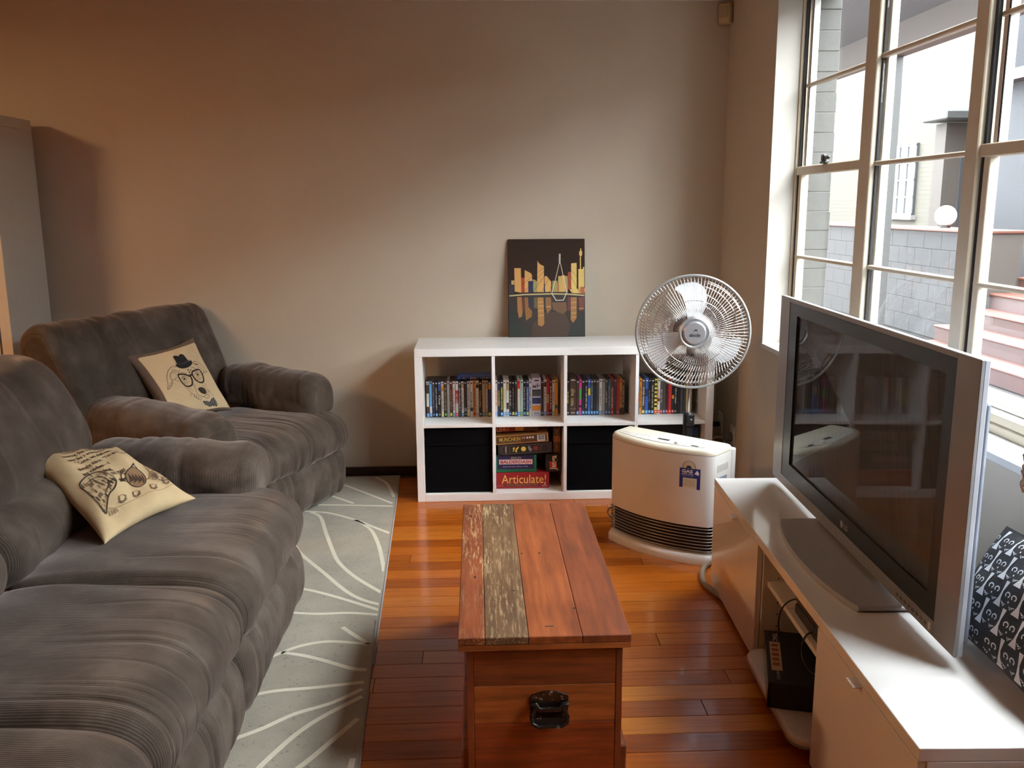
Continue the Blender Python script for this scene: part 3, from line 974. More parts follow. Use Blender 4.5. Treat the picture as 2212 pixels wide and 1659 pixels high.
g = game('board_game_box', 'black box with round emblems along its side in the stack', (X0+0.150, 0.070, ZL+0.1815), 0.272, 0.26, 0.056, (42, 36, 36), rot=(0, math.radians(-2.6), 0))
mb = MB()
for cx in (-0.098, 0.100):
    mb.add(*[[(x, -0.0007, z) for x, z in ribbon(disc2d(cx, 0.026, 0.0235, n=28), 0.0012, closed=True)[0]], ribbon(disc2d(cx, 0.026, 0.0235, n=28), 0.0012, closed=True)[1]])
for z in (0.005, 0.048):
    mb.box(-0.078, 0.078, -0.0007, 0.0004, z, z+0.001)
mb.build('emblem_rings', kmat(120, 112, 108), g)
def disc_on(parent, cx, cz, r, col, nm, y=-0.0008):
    m_ = MB().add([(x, y, z) for x, z in disc2d(cx, cz, r, n=22)], [tuple(range(22))])
    return m_.build(nm, kmat(*col), parent)
disc_on(g, -0.008, 0.027, 0.0125, (206, 180, 70), 'yellow_disc')
disc_on(g, 0.054, 0.027, 0.0125, (124, 44, 34), 'red_disc')
mb = MB()
for p in ([(-0.064, .014), (-0.056, .02), (-0.050, .034), (-0.056, .04), (-0.062, .034), (-.060, .024)], [(-0.052, .016), (-0.034, .03), (-0.03, .042), (-0.044, .034)], [(-.05, .012), (-.046, .022), (-.04, .024), (-.042, .012)]):
    mb.add([(x, -0.0008, z) for x, z in p], [tuple(range(len(p)))])
mb.build('gold_emblem', kmat(206, 180, 70), g)
mb = MB().add([(x, -0.0008, z) for x, z in [(.014, .036), (.022, .044), (.026, .034), (.036, .024), (.028, .010), (.018, .020)]], [tuple(range(6))]); mb.build('grey_emblem', kmat(130, 126, 124), g)
mb = MB(); text_on(mb, '~round', (-0.095, -0.0009, 0.026), (0, 0, -1), (1, 0, 0), 0.036, 0.009, bold=0.02); mb.build('round_lettering', kmat(214, 206, 200), g)

g = game('board_game_box', 'brown card game box with gold border below the orange box', (X0+0.133, 0.062, ZL+0.2395), 0.268, 0.24, 0.046, (176, 128, 74), rot=(0, math.radians(-3.2), 0))
MB().box(-0.128, 0.126, -0.0005, 0.0005, 0.005, 0.041).build('brown_panel', kmat(78, 48, 24), g)
mb = MB(); text_on(mb, 'MUNCHKIN', (-0.060, -0.0009, 0.025), EX, EZ, 0.105, 0.021, bold=0.01); mb.build('title_lettering', kmat(206, 166, 60), g)
MB().box(0.078, 0.117, -0.0009, 0.0004, 0.006, 0.038).build('barcode_patch', kmat(206, 202, 204), g)
mb = MB()
xx = 0.083
rb = random.Random(3)
while xx < 0.112:
    wd = rb.choice((0.0007, 0.0012, 0.0018))
    mb.box(xx, xx+wd, -0.0012, 0.0, 0.012, 0.036)
    xx += wd+rb.choice((0.0007, 0.0013))
mb.build('barcode_bars', kmat(30, 28, 30), g)
mb = MB(); text_on(mb, 'CE', (0.008, -0.0009, 0.028), EX, EZ, 0.018, 0.010)
for i in range(3):
    mb.box(0.023+i*0.014, 0.033+i*0.014, -0.0009, 0.0, 0.023, 0.033)
mb.build('safety_marks', kmat(206, 190, 186), g)
mb = MB(); text_on(mb, '~small print row', (-0.055, -0.0009, 0.009), EX, EZ, 0.10, 0.004); mb.build('small_lettering', kmat(160, 130, 90), g)

g = game('board_game_box', 'orange-red card game box on top of the game stack', (X0+0.108, 0.072, ZL+0.3005), 0.212, 0.2, 0.030, (132, 44, 24), rot=(0, math.radians(-1.0), 0))
mb = MB(); text_on(mb, 'UNO', (-0.070, -0.0009, 0.013), (0.97, 0, 0.2), (-0.2, 0, 0.97), 0.062, 0.023, bold=0.01); mb.build('title_lettering', kmat(216, 160, 110), g)
mb = MB().box(-0.008, 0.034, -0.0008, 0.0003, 0.006, 0.027); mb.box(-0.008, 0.03, -0.0010, 0.0, 0.002, 0.005); mb.build('gold_print', kmat(184, 140, 60), g)
mb = MB().box(0.036, 0.104, -0.0008, 0.0003, 0.003, 0.028); mb.build('dark_print', kmat(70, 38, 24), g)

g = game('board_game_box', 'brown box standing on end beside the game stack', (X0+0.3105, 0.095, ZL+0.175), 0.038, 0.2, 0.15, (86, 52, 38))
MB().box(-0.018, 0.018, -0.0005, 0.0005, 0.06, 0.09).build('orange_print', kmat(170, 92, 44), g)
mb = MB(); text_on(mb, 'DAYBREAK', (-0.002, -0.0009, 0.072), (0, 0, 1), (-1, 0, 0), 0.115, 0.018); mb.build('title_lettering', kmat(188, 160, 140), g)
g = game('board_game_box', 'black tumbling block game box with red logo beside the stack', (X0+0.293, 0.085, ZL+0.0825), 0.079, 0.23, 0.092, (30, 26, 28))
def jm(x, z):
    return (x, -0.0008, z)
mb = MB().add([jm(*p) for p in [(-0.018, .012), (-0.012, .012), (0.020, .014), (0.016, .050), (-0.022, .055)]], [(0, 1, 2, 3, 4)]); mb.build('red_flash', kmat(190, 44, 30), g)
mb = MB(); text_on(mb, 'Jenga', (0.004, -0.0013, 0.047), (0.04, 0, 1), (-1, 0, 0.04), 0.076, 0.042, bold=0.03); mb.build('title_lettering', kmat(226, 220, 214), g)
mb = MB()
for i in range(14):
    a = PI+i*PI/13
    p = [(0.030*cos(a-0.05), 0.046+0.03*sin(a-0.05)), (0.038*cos(a), 0.046+0.045*sin(a)), (0.030*cos(a+0.05), 0.046+0.03*sin(a+0.05))]
    mb.add([jm(max(-.037, min(.037, x)), max(.004, z)) for x, z in p], [(0, 1, 2)])
mb.build('ray_print', kmat(70, 64, 60), g)
# last cubby: dark game boxes with a colourful picture
g = game('board_game_box', 'dark game box with a green and orange picture behind the fan pole', (CX[3]+0.168, 0.09, ZL), 0.325, 0.26, 0.318, (24, 26, 32))
def blob(parent, pts, col, nm):
    m_ = MB().add([(x, -0.0008, z) for x, z in pts], [tuple(range(len(pts)))])
    return m_.build(nm, kmat(*col), parent)
blob(g, [(0.085, .285), (0.13, .305), (0.155, .30), (0.158, .25), (0.12, .262)], (30, 52, 88), 'sky_print')
blob(g, [(0.075, .22), (0.10, .262), (0.125, .25), (0.14, .22), (0.12, .20)], (64, 120, 96), 'green_print')
blob(g, [(0.08, .17), (0.10, .215), (0.13, .205), (0.155, .212), (0.14, .185), (0.15, .16), (0.11, .15)], (150, 92, 48), 'orange_print')
blob(g, [(-0.09, .25), (-0.05, .29), (-0.02, .27), (-0.05, .22)], (44, 50, 60), 'grey_print')
# ------------------------------------------------------------ canvas painting leaning on the wall
CVW, CVH, CVT = 0.403, 0.512, 0.018
pa = thing('canvas_painting', 'dark canvas painting of a lit city skyline and bridge on the shelf', 'painting', (0.6715, 0.368, SH))
pa.rotation_euler = (-math.atan2(0.078, 0.505), 0, math.radians(-1.2))
M_CANV = pm('canvas_dark_brown', S(54, 40, 34), 0.75, var=0.08, vscale=40, spec=0.2, bump=0.3, bscale=500)
MB().box(-CVW/2, CVW/2, 0, CVT, 0, CVH, bev=0.002).build('canvas', M_CANV, pa)
def cvs(x, y):
    return ((x-832)/1165*CVW, (1578-y)/1465*CVH)
PAINT = []
def pbrush(mb, pal, pts, col, lvl):
    key = kmat(*col, rough=0.5, tag='paint')
    if key not in pal:
        pal.append(key)
    q = [cvs(*p) for p in pts]
    r_ = geometry.tessellate_polygon([[Vector((a, b, 0)) for a, b in q]])
    vs = [(a, -0.0004-0.00012*lvl, b) for a, b in q]
    fs = []
    for t in r_:
        A, B_, C = [q[i] for i in t]
        if (B_[0]-A[0])*(C[1]-A[1])-(B_[1]-A[1])*(C[0]-A[0]) < 0:
            t = t[::-1]
        fs.append(tuple(t))
    mb.add(vs, fs, pal.index(key))
mb, pal = MB(), []
def rect(x0, y0, x1, y1, col, lvl=1):
    pbrush(mb, pal, [(x0, y0), (x1, y0), (x1, y1), (x0, y1)], col, lvl)
def pol(pts, col, lvl=1):
    pbrush(mb, pal, pts, col, lvl)
GOLD, GOLD2, SAGE, REDP, NAVY = (206, 158, 92), (214, 184, 104), (150, 146, 92), (160, 62, 34), (30, 40, 72)
rect(262, 930, 1408, 1570, (46, 38, 34), 0)
pol([(262, 1080), (400, 1290), (520, 1500), (580, 1570), (262, 1570)], (34, 40, 36), 1)
pol([(1405, 1190), (1300, 1280), (1190, 1440), (1160, 1570), (1405, 1570)], (34, 40, 36), 1)
pol([(600, 1570), (620, 1380), (800, 1210), (1100, 1190), (1190, 1400), (1150, 1570)], (66, 50, 40), 1)
rect(268, 790, 345, 925, (44, 42, 52)); rect(300, 728, 345, 790, (186, 160, 110), 2)
pol([(346, 545), (445, 545), (450, 912), (350, 895)], GOLD, 3)
rect(447, 690, 503, 912, REDP, 2)
pol([(503, 575), (545, 595), (600, 625), (615, 660), (610, 905), (500, 908)], GOLD, 3)
rect(555, 738, 630, 905, NAVY, 4); pol([(618, 715), (655, 720), (690, 745), (690, 905), (632, 905)], SAGE, 3)
pol([(697, 440), (703, 440), (710, 462), (745, 495), (795, 518), (793, 905), (690, 905)], GOLD, 4)
pol([(800, 670), (835, 665), (860, 695), (903, 750), (903, 900), (812, 905)], GOLD, 3)
rect(790, 790, 808, 910, NAVY, 5)
rect(918, 738, 1000, 905, SAGE, 3); rect(1000, 768, 1018, 905, (176, 90, 40), 3)
rect(1010, 668, 1155, 905, (188, 160, 92), 2); rect(1062, 658, 1112, 905, GOLD, 3); rect(1120, 678, 1155, 905, SAGE, 4)
rect(1158, 608, 1202, 868, REDP, 4); pol([(1207, 480), (1290, 472), (1290, 900), (1205, 900)], GOLD2, 5)
pol([(1180, 870), (1420, 850), (1405, 930), (1220, 925)], GOLD2, 4)
rect(1316, 565, 1405, 920, GOLD2, 4); rect(1340, 380, 1356, 570, GOLD2, 5); rect(1386, 535, 1405, 600, GOLD2, 5)
pol([(1350, 255), (1360, 255), (1362, 290), (1375, 305), (1375, 350), (1362, 375), (1342, 375), (1330, 350), (1330, 310), (1346, 290)], GOLD2, 5)
rect(1343, 830, 1405, 935, (170, 90, 62), 6)
# reflections
pol([(385, 975), (455, 975), (470, 1180), (455, 1270), (410, 1290), (390, 1180)], (150, 104, 56), 2)
pol([(500, 980), (550, 985), (560, 1130), (610, 1190), (605, 1270), (520, 1330), (505, 1220)], (134, 92, 48), 2)
pol([(640, 985), (690, 985), (700, 1150), (640, 1140)], (96, 82, 52), 2)
pol([(695, 985), (785, 985), (795, 1380), (760, 1420), (700, 1400)], (156, 112, 60), 2)
pol([(815, 985), (900, 985), (905, 1160), (840, 1230), (815, 1120)], (128, 92, 54), 2)
pol([(910, 1060), (1130, 1060), (1140, 1180), (1080, 1240), (930, 1170)], (104, 76, 50), 2)
pol([(1150, 985), (1200, 985), (1200, 1180), (1150, 1190)], (92, 48, 50), 2)
pol([(1200, 985), (1290, 985), (1285, 1300), (1230, 1370), (1195, 1320)], (150, 106, 62), 3)
pol([(1318, 990), (1405, 985), (1400, 1180), (1330, 1190)], (110, 60, 56), 2)
rect(455, 985, 500, 1170, (88, 42, 40), 2); rect(555, 985, 625, 1130, (38, 40, 56), 2)
for yy, x0, x1 in [(1050, 700, 780), (1110, 705, 790), (1180, 700, 785), (1250, 705, 790), (1060, 1205, 1285), (1140, 1200, 1280), (1220, 1205, 1280), (1280, 1215, 1275), (1120, 830, 890), (1150, 1320, 1390)]:
    pol([(x0, yy), (x1, yy-6), (x1, yy+8), (x0, yy+12)], (184, 144, 84), 4)
def stroke(pts, w, col, lvl):
    key = kmat(*col, rough=0.5, tag='paint')
    if key not in pal:
        pal.append(key)
    v_, f_ = ribbon([cvs(*p) for p in pts], w/1165*CVW)
    mb.add([(a, -0.0004-0.00012*lvl, b) for a, b in v_], f_, pal.index(key))
stroke([(265, 940), (700, 912), (1000, 914), (1200, 925), (1405, 945)], 10, (30, 26, 26), 7)
stroke([(265, 958), (500, 940), (900, 932), (1150, 938), (1405, 960)], 20, (186, 172, 128), 6)
for x0, x1 in [(1008, 450), (1012, 480), (1016, 620), (1020, 760), (1024, 880)]:
    stroke([(x0, 375+(x0-1008)*3), (x1, 905 if x1 > 460 else 800)], 4, (34, 26, 24), 8)
for x1 in (1290, 1330, 1230):
    stroke([(1050, 385), (x1, 680 if x1 == 1290 else 915)], 4, (34, 26, 24), 8)
stroke([(1036, 335), (1034, 485)], 26, (196, 192, 182), 9)
stroke([(1026, 480), (965, 730), (912, 920)], 10, (204, 196, 180), 9)
stroke([(1046, 480), (1085, 660), (1142, 910)], 10, (204, 196, 180), 9)
stroke([(912, 925), (975, 1030), (1085, 1028), (1142, 905)], 15, (190, 186, 170), 9)
mb.build('painted_skyline', pal, pa)

# ------------------------------------------------------------ tall bookcase at the side
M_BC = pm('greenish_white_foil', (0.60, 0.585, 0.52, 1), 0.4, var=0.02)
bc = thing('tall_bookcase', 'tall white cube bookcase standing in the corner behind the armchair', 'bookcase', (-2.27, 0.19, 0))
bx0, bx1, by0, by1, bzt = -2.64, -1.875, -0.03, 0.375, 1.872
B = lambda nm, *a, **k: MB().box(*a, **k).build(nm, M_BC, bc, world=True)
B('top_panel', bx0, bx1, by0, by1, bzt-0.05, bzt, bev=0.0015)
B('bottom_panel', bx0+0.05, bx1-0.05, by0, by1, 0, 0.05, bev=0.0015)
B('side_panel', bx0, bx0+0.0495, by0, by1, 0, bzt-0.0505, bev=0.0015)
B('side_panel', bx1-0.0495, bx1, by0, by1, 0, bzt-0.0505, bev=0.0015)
B('back_panel', bx0+0.002, bx1-0.002, by1, by1+0.006, 0.02, bzt-0.02)  # unseen panel, added to stop light leaking onto the wall behind
B('divider', (bx0+bx1)/2-0.008, (bx0+bx1)/2+0.008, by0+0.002, by1, 0.05, bzt-0.05)
rows = [0.05+i*(bzt-0.1-0.016*4)/5+0.016*max(0, i) for i in range(6)]
for i in range(1, 5):
    B('cubby_shelf', bx0+0.05, bx1-0.05, by0+0.003, by1, rows[i]-0.016, rows[i], bev=0.0008)
bk = random.Random(21)
bcols = [((70, 50, 92), 'purple'), ((190, 150, 96), 'tan'), ((206, 140, 70), 'orange'), ((120, 60, 40), 'brown'), ((60, 70, 90), 'slate'), ((200, 190, 170), 'cream')]
for r in (1, 2, 3):
    x = bx1-0.056
    for q in range(6):
        w = bk.uniform(0.018, 0.034); h = bk.uniform(0.19, 0.28)
        c, cn = bcols[(q+r*2) % 6]
        o = thing('book', '%s book, %s from the open end, on the %s cubby row of the bookcase' % (cn, ORD[q], ORD[r]), 'book', (x-w/2, by0+0.05, rows[r]), 0, 'books in the tall bookcase')
        MB().box(-w/2, w/2-0.0005, 0, 0.19, 0, h, bev=0.002).build('cover', kmat(*c), o)
        MB().box(-w/2+0.003, w/2-0.0035, 0.004, 0.191, h-0.0005, h+0.0005).build('pages', kmat(214, 204, 184), o)
        x -= w+0.001

# ------------------------------------------------------------ wooden chest
def wood(name, c1, c2, c3=None, axis='y', sc=1.0, rough=0.38, worn=None, coat=0.15):
    N = NT(name)
    s = {'y': (22, 1.6, 22), 'x': (1.6, 22, 22), 'z': (22, 22, 1.6)}[axis]
    v = N.coords('Object', tuple(a*sc for a in s))
    g = N.noise(v, 2.2, 7, 0.62)
    stops = [(0.28, c1), (0.62, c2)] + ([(0.8, c3)] if c3 else [])
    col = N.ramp(g, stops)
    blot = N.noise(N.coords('Object', (5, 3, 5)), 1.6, 4)
    col = N.mix(col, N.ramp(blot, [(0.35, (0.62, 0.55, 0.5, 1)), (0.6, (1, 1, 1, 1))]), 0.7, 'MULTIPLY')
    if worn:
        fl = N.noise(N.coords('Object', tuple(a*sc*1.7 for a in s)), 5.0, 6, 0.72)
        region = N.noise(N.coords('Object', (4, 2.2, 4), (3.1, 0.4, 0)), 1.3, 3)
        m = N.math('MULTIPLY', N.ramp(fl, [(0.52, (0, 0, 0, 1)), (0.60, (1, 1, 1, 1))]), N.ramp(region, [(0.40, (0, 0, 0, 1)), (0.58, (1, 1, 1, 1))]))
        col = N.mix(col, worn, m)
    N.col(col)
    N.set(Roughness=rough, Coat_Weight=coat, Coat_Roughness=0.2)
    N.bump(g, 0.25, 0.002)
    return N.m
W_RED = wood('chest_red_pine', S(88, 40, 20), S(134, 68, 36), S(148, 82, 46), rough=0.45, worn=S(186, 150, 108), coat=0.03)
W_OLD = wood('chest_weathered_olive', S(78, 52, 30), S(114, 84, 52), S(128, 98, 64), rough=0.6, worn=S(168, 142, 106), coat=0.0)
W_ORG = wood('chest_orange_pine', S(104, 48, 22), S(150, 80, 40), S(162, 92, 48), rough=0.42, coat=0.03)
W_ORG2 = wood('chest_brown_pine', S(92, 42, 22), S(134, 68, 36), S(146, 80, 44), rough=0.42, coat=0.03)
W_FR1 = wood('chest_front_dark', S(76, 34, 16), S(132, 66, 32), axis='x', rough=0.45)
W_FR2 = wood('chest_front_mid', S(104, 52, 22), S(168, 94, 46), axis='x', rough=0.42)
W_FR3 = wood('chest_front_red', S(98, 40, 18), S(148, 70, 36), axis='x', rough=0.42)
W_POST = wood('chest_post', S(84, 38, 20), S(130, 66, 36), axis='z', rough=0.45)
W_SIDE = wood('chest_side', S(60, 28, 16), S(104, 50, 28), axis='y', rough=0.45)
cx0, cx1, cy0, cy1, czt = 0.250, 0.673, -2.285, -1.288, 0.42
ch = thing('wooden_chest', 'long reclaimed timber chest with plank lid and black end handle', 'chest', ((cx0+cx1)/2, (cy0+cy1)/2, 0))
def CB(nm, mt, *a, **k):
    return MB().box(*a, **k).build(nm, mt, ch, world=True)
W_ = cx1-cx0
for a, b, mt in ((0, 0.155, W_RED), (0.155, 0.405, W_OLD), (0.405, 0.715, W_ORG), (0.715, 1.0, W_ORG2)):
    CB('lid_plank', mt, cx0+W_*a+0.0004, cx0+W_*b-0.0004, cy0, cy1, czt-0.020, czt, bev=0.0018)
CB('lid_rim', W_FR2, cx0+0.001, cx1-0.001, cy0+0.001, cy0+0.02, czt-0.036, czt-0.0205, bev=0.001)
CB('lid_rim', W_FR2, cx0+0.001, cx1-0.001, cy1-0.02, cy1-0.001, czt-0.036, czt-0.0205, bev=0.001)
CB('lid_rim', W_SIDE, cx0+0.001, cx0+0.02, cy0+0.02, cy1-0.02, czt-0.036, czt-0.0205, bev=0.001)
CB('lid_rim', W_SIDE, cx1-0.02, cx1-0.001, cy0+0.02, cy1-0.02, czt-0.036, czt-0.0205, bev=0.001)
ex0, ex1, ey0, ey1 = cx0+0.020, cx1-0.018, cy0+0.020, cy1-0.02
for yy, sgn in ((ey0, 1), (ey1, -1)):
    for z0, z1, mt in ((0.0, 0.178, W_FR3), (0.1785, 0.280, W_FR2), (0.2805, czt-0.0365, W_FR1)):
        CB('end_board', mt, ex0+0.0165, ex1-0.0165, yy, yy+sgn*0.018, z0, z1, bev=0.0012)
    for xx in (ex0, ex1-0.016):
        CB('corner_post', W_POST, xx, xx+0.016, yy-sgn*0.001, yy+sgn*0.02, 0.0, czt-0.0365, bev=0.0012)
for xx, sgn in ((ex0, 1), (ex1, -1)):
    for z0, z1, mt in ((0.0955, 0.19, W_SIDE), (0.1905, 0.29, W_POST), (0.2905, czt-0.0365, W_SIDE)):
        CB('side_board', mt, xx, xx+sgn*0.016, ey0+0.021, ey1-0.021, z0, z1, bev=0.0012)
CB('side_skid', W_FR1, cx0+0.004, ex0+0.014, ey0+0.021, ey1-0.021, 0.0, 0.095, bev=0.004)
CB('side_skid', W_FR1, ex1-0.014, cx1, ey0+0.021, ey1-0.021, 0.0, 0.095, bev=0.004)
# dark nail marks in the lid
mb = MB()
for px_, py_, w, l in ((1127, 1196, .006, .012), (1165, 1195, .006, .012), (1026, 1247, .006, .016), (1240, 1314, .007, .01), (1017, 1115, .010, .012), (1187, 1353, .024, .006), (1110, 1276, .012, .008)):
    p = pix(px_, py_, 2, czt)
    mb.add([(p.x-w/2, p.y-l/2, czt+0.0004), (p.x+w/2, p.y-l/2*0.7, czt+0.0004), (p.x+w/2*0.8, p.y+l/2, czt+0.0004), (p.x-w/2*0.9, p.y+l/2*0.8, czt+0.0004)], [(0, 1, 2, 3)])
mb.build('nail_marks', pm('iron_stain', S(46, 34, 30), 0.6), ch, world=True)
# black cup handle: back plate and drop grip
def chipped():
    N = NT('chipped_black_enamel')
    f = N.noise(N.coords('Object', (1, 1, 1)), 46.0, 5, 0.7)
    N.col(N.ramp(f, [(0.60, S(16, 14, 15)), (0.64, S(150, 136, 128))]))
    N.set(Roughness=0.28, Specular_IOR_Level=0.6)
    return N.m
M_ENAM = chipped()
hp = pix(1186, 1522, 1, ey0)
hx, hz = hp.x, hp.z
MY = lambda x, z, y: (hx+x, ey0-y, hz+z)
mb = MB()
outl = [(-0.047, -0.042), (-0.049, 0.018), (-0.045, 0.028), (-0.02, 0.037), (0.0, 0.039), (0.02, 0.037), (0.045, 0.028), (0.049, 0.018), (0.047, -0.042), (0.03, -0.047), (-0.03, -0.047)]
n = len(outl)
mb.add([MY(a, b, 0.0005) for a, b in outl]+[MY(a*0.97, b*0.97, 0.004) for a, b in outl], [tuple(range(n, 2*n))]+[(i, n+i, n+(i+1) % n, (i+1) % n) for i in range(n)])
hd = mb.build('handle', M_ENAM, ch, world=True)
mb = MB()
mb.tube([MY(-0.046, 0.004, 0.009), MY(-0.034, 0.006, 0.012), MY(-0.024, -0.004, 0.016), MY(0.024, -0.004, 0.016), MY(0.034, 0.006, 0.012), MY(0.046, 0.004, 0.009)], 0.0065, 10)
mb.tube([MY(*p) for p in [(-0.034, 0.002, 0.016), (-0.045, -0.022, 0.020), (-0.043, -0.037, 0.024), (-0.028, -0.045, 0.027), (0, -0.043, 0.028), (0.028, -0.045, 0.027), (0.043, -0.037, 0.024), (0.045, -0.022, 0.020), (0.034, 0.002, 0.016)]], 0.0052, 10)
gr = [MY(*p) for p in [(-0.040, -0.026, 0.017), (0.040, -0.026, 0.017), (0.036, -0.042, 0.024), (-0.036, -0.042, 0.024)]]
mb.add(gr, [(0, 3, 2, 1)])
g_ = mb.build('drop_grip', M_ENAM, hd, 50)
g_.location = tuple(-Vector(ch.location))
mb = MB()
for a, b in ((-0.033, 0.022), (0.031, 0.023), (-0.038, -0.028), (0.036, -0.026)):
    M = Matrix.Translation(Vector(MY(a, b, 0.004))) @ Matrix.Rotation(PI/2, 4, 'X')
    mb.lathe([(0.0, 0.0015), (0.003, 0.001), (0.0036, -0.001)], 10, M=M)
s_ = mb.build('screw_heads', pm('worn_steel', S(120, 112, 106), 0.4, 0.8), hd)
s_.location = tuple(-Vector(ch.location))

# ------------------------------------------------------------ rugs
def rug_mat():
    N = NT('grey_rug_pile')
    v = N.coords()
    c = N.ramp(N.noise(v, 5, 6, 0.6), [(0.3, (0.33, 0.295, 0.235, 1)), (0.7, (0.42, 0.38, 0.305, 1))])
    sp = N.ramp(N.noise(v, 90, 2), [(0.30, (0.35, 0.33, 0.3, 1)), (0.36, (1, 1, 1, 1))])
    N.col(N.mix(c, sp, 0.5, 'MULTIPLY'))
    N.set(Roughness=0.95, Specular_IOR_Level=0.1, Sheen_Weight=0.15)
    N.bump(N.noise(v, 900, 2), 0.5, 0.002)
    return N.m
M_RUG = rug_mat()
M_RUGL = pm('cream_rug_line', (0.70, 0.665, 0.54, 1), 0.95, var=0.08, vscale=300, bump=0.5, bscale=800)
M_RUGE = pm('rug_binding', (0.30, 0.28, 0.26, 1), 0.9, var=0.1, vscale=200)
def rl(u, v):
    return (u/2.5136, v/2.5136+1000)
RUG1 = [[(1870, 120), (1990, 165), (2130, 220)], [(1790, 175), (1920, 220)], [(1730, 228), (1900, 230), (2132, 235)], [(1640, 262), (1720, 266), (1800, 275), (1930, 310), (2020, 345), (2116, 382)],
        [(1930, 310), (2010, 360), (2050, 430), (2072, 510), (2086, 590)], [(1690, 268), (1740, 295), (1770, 380), (1800, 460), (1840, 540), (1930, 620), (2072, 705)],
        [(1560, 420), (1600, 450), (1640, 500), (1750, 590), (1870, 690), (1960, 740), (2062, 770)], [(1540, 672), (1610, 680), (1700, 695), (1850, 735), (2060, 800)],
        [(1450, 806), (1560, 812), (1720, 820), (1900, 815), (2058, 825)], [(1850, 888), (1950, 875), (2055, 862)], [(2040, 78), (2100, 112), (2140, 185)]]
RUG2 = [[(1860, 892), (1930, 940), (2008, 985)], [(1380, 1100), (1440, 1070), (1530, 1030), (1650, 990), (1800, 970), (2010, 985)], [(1530, 1030), (1640, 1045), (1750, 1070), (1900, 1110), (1990, 1118)],
        [(1200, 1280), (1360, 1250), (1500, 1225), (1700, 1208), (1976, 1178)], [(1180, 1520), (1270, 1485), (1420, 1430), (1600, 1350), (1800, 1290), (1966, 1215)],
        [(1330, 1710), (1390, 1656), (1480, 1570), (1620, 1450), (1760, 1360), (1966, 1255)], [(1540, 1700), (1600, 1656), (1700, 1580), (1830, 1470), (1942, 1375)], [(1890, 1700), (1900, 1656), (1915, 1590)]]
def make_rug(label, corners, z, lines, step=None):
    """corners: near right, far right, far left, near left"""
    r = thing('area_rug', label, 'rug', (sum(c[0] for c in corners)/4, sum(c[1] for c in corners)/4, 0))
    C = [np.array(c) for c in corners]
    n = 40
    def zz(y):
        if step is None:
            return z
        t = min(1, max(0, (y-(step-0.10))/0.16))
        return z*(t*t*(3-2*t)) + 0.0075*(1-t*t*(3-2*t))
    top, bot = [], []
    for i in range(n+1):
        a = C[0]+(C[1]-C[0])*i/n
        b = C[3]+(C[2]-C[3])*i/n
        top.append([(a[0], a[1], zz(a[1])), (b[0], b[1], zz(b[1]))])
        bot.append([(a[0], a[1], zz(a[1])-0.007), (b[0], b[1], zz(b[1])-0.007)])
    mb = MB()
    mb.grid([[q[0], q[1]] for q in top])
    mb.grid([[q[1], q[0]] for q in bot])
    mb.grid([[bot[i][0], top[i][0]] for i in range(n+1)])
    mb.grid([[top[i][1], bot[i][1]] for i in range(n+1)])
    mb.add([bot[0][0], bot[0][1], top[0][1], top[0][0]], [(3, 2, 1, 0)])
    mb.add([bot[n][0], bot[n][1], top[n][1], top[n][0]], [(0, 1, 2, 3)])
    mb.build('pile', M_RUG, r, world=True)
    mb = MB()
    pth = [(q[0][0]+0.001, q[0][1], q[0][2]-0.003) for q in top]
    mb.tube(pth, 0.0045, 6)
    mb.build('binding', M_RUGE, r, 180, world=True)
    for ln in lines:
        P = [pix(*rl(*p), 2, z)[:2] for p in ln]
        sm = catmull(P, 10*len(P), closed=False)
        v_, f_ = ribbon(sm, 0.017)
        # keep inside the rug edge
        m_ = MB()
        v3 = []
        for x, y in v_:
            t = (y-C[0][1])/(C[1][1]-C[0][1])
            xe = C[0][0]+(C[1][0]-C[0][0])*t-0.008
            v3.append((min(x, xe), min(y, max(C[0][1], C[1][1])-0.004), zz(y)+0.0006))
        m_.add(v3, f_)
        m_.build('woven_line', M_RUGL, r, world=True)
    return r
make_rug('grey rug with cream branching lines reaching the back wall', [(-0.042, -1.635), (-0.128, 0.44), (-1.84, 0.40), (-1.80, -1.60)], 0.0075, RUG1)
make_rug('grey rug with cream lines overlapping the other rug under the sofa', [(0.045, -3.35), (-0.064, -1.342), (-1.84, -1.32), (-1.80, -3.35)], 0.0155, RUG2, step=-1.66)

# ------------------------------------------------------------ television bench
M_BENCH = pm('gloss_white_bench', (0.80, 0.795, 0.785, 1), 0.10, var=0.01, spec=0.5, coat=0.4, crough=0.04)
M_BENCHI = pm('white_bench_inside', (0.70, 0.68, 0.64, 1), 0.35, var=0.01)
BA = math.atan2(-0.0625, 1.7285)           # slight turn of the bench
be = thing('television_bench', 'long low glossy white television bench with two doors', 'bench', (1.1965, -1.065, 0), BA)
# local: x = depth towards wall, y = -length
BLn, BD, BHt, BTh = 1.7297, 0.385, 0.430, 0.028
def bb(nm, mt, x0, x1, s0, s1, z0, z1, bev=0.0012):
    return MB().box(x0, x1, -s1, -s0, z0, z1, bev=bev).build(nm, mt, be)
bb('top_panel', M_BENCH, 0, BD, 0, BLn, BHt-BTh, BHt)
bb('side_panel', M_BENCH, 0.018, BD, 0.0, 0.018, 0.022, BHt-BTh-0.0005)
bb('side_panel', M_BENCH, 0.018, BD, BLn-0.018, BLn, 0.022, BHt-BTh-0.0005)
bb('back_panel', M_BENCHI, BD-0.006, BD, 0.018, BLn-0.018, 0.04, BHt-BTh-0.0005)
bb('bottom_panel', M_BENCHI, 0.018, BD-0.006, 0.018, BLn-0.018, 0.022, 0.040)
for s in (0.595, 1.150):
    bb('partition', M_BENCHI, 0.020, BD-0.006, s, s+0.018, 0.0405, BHt-BTh-0.0005)
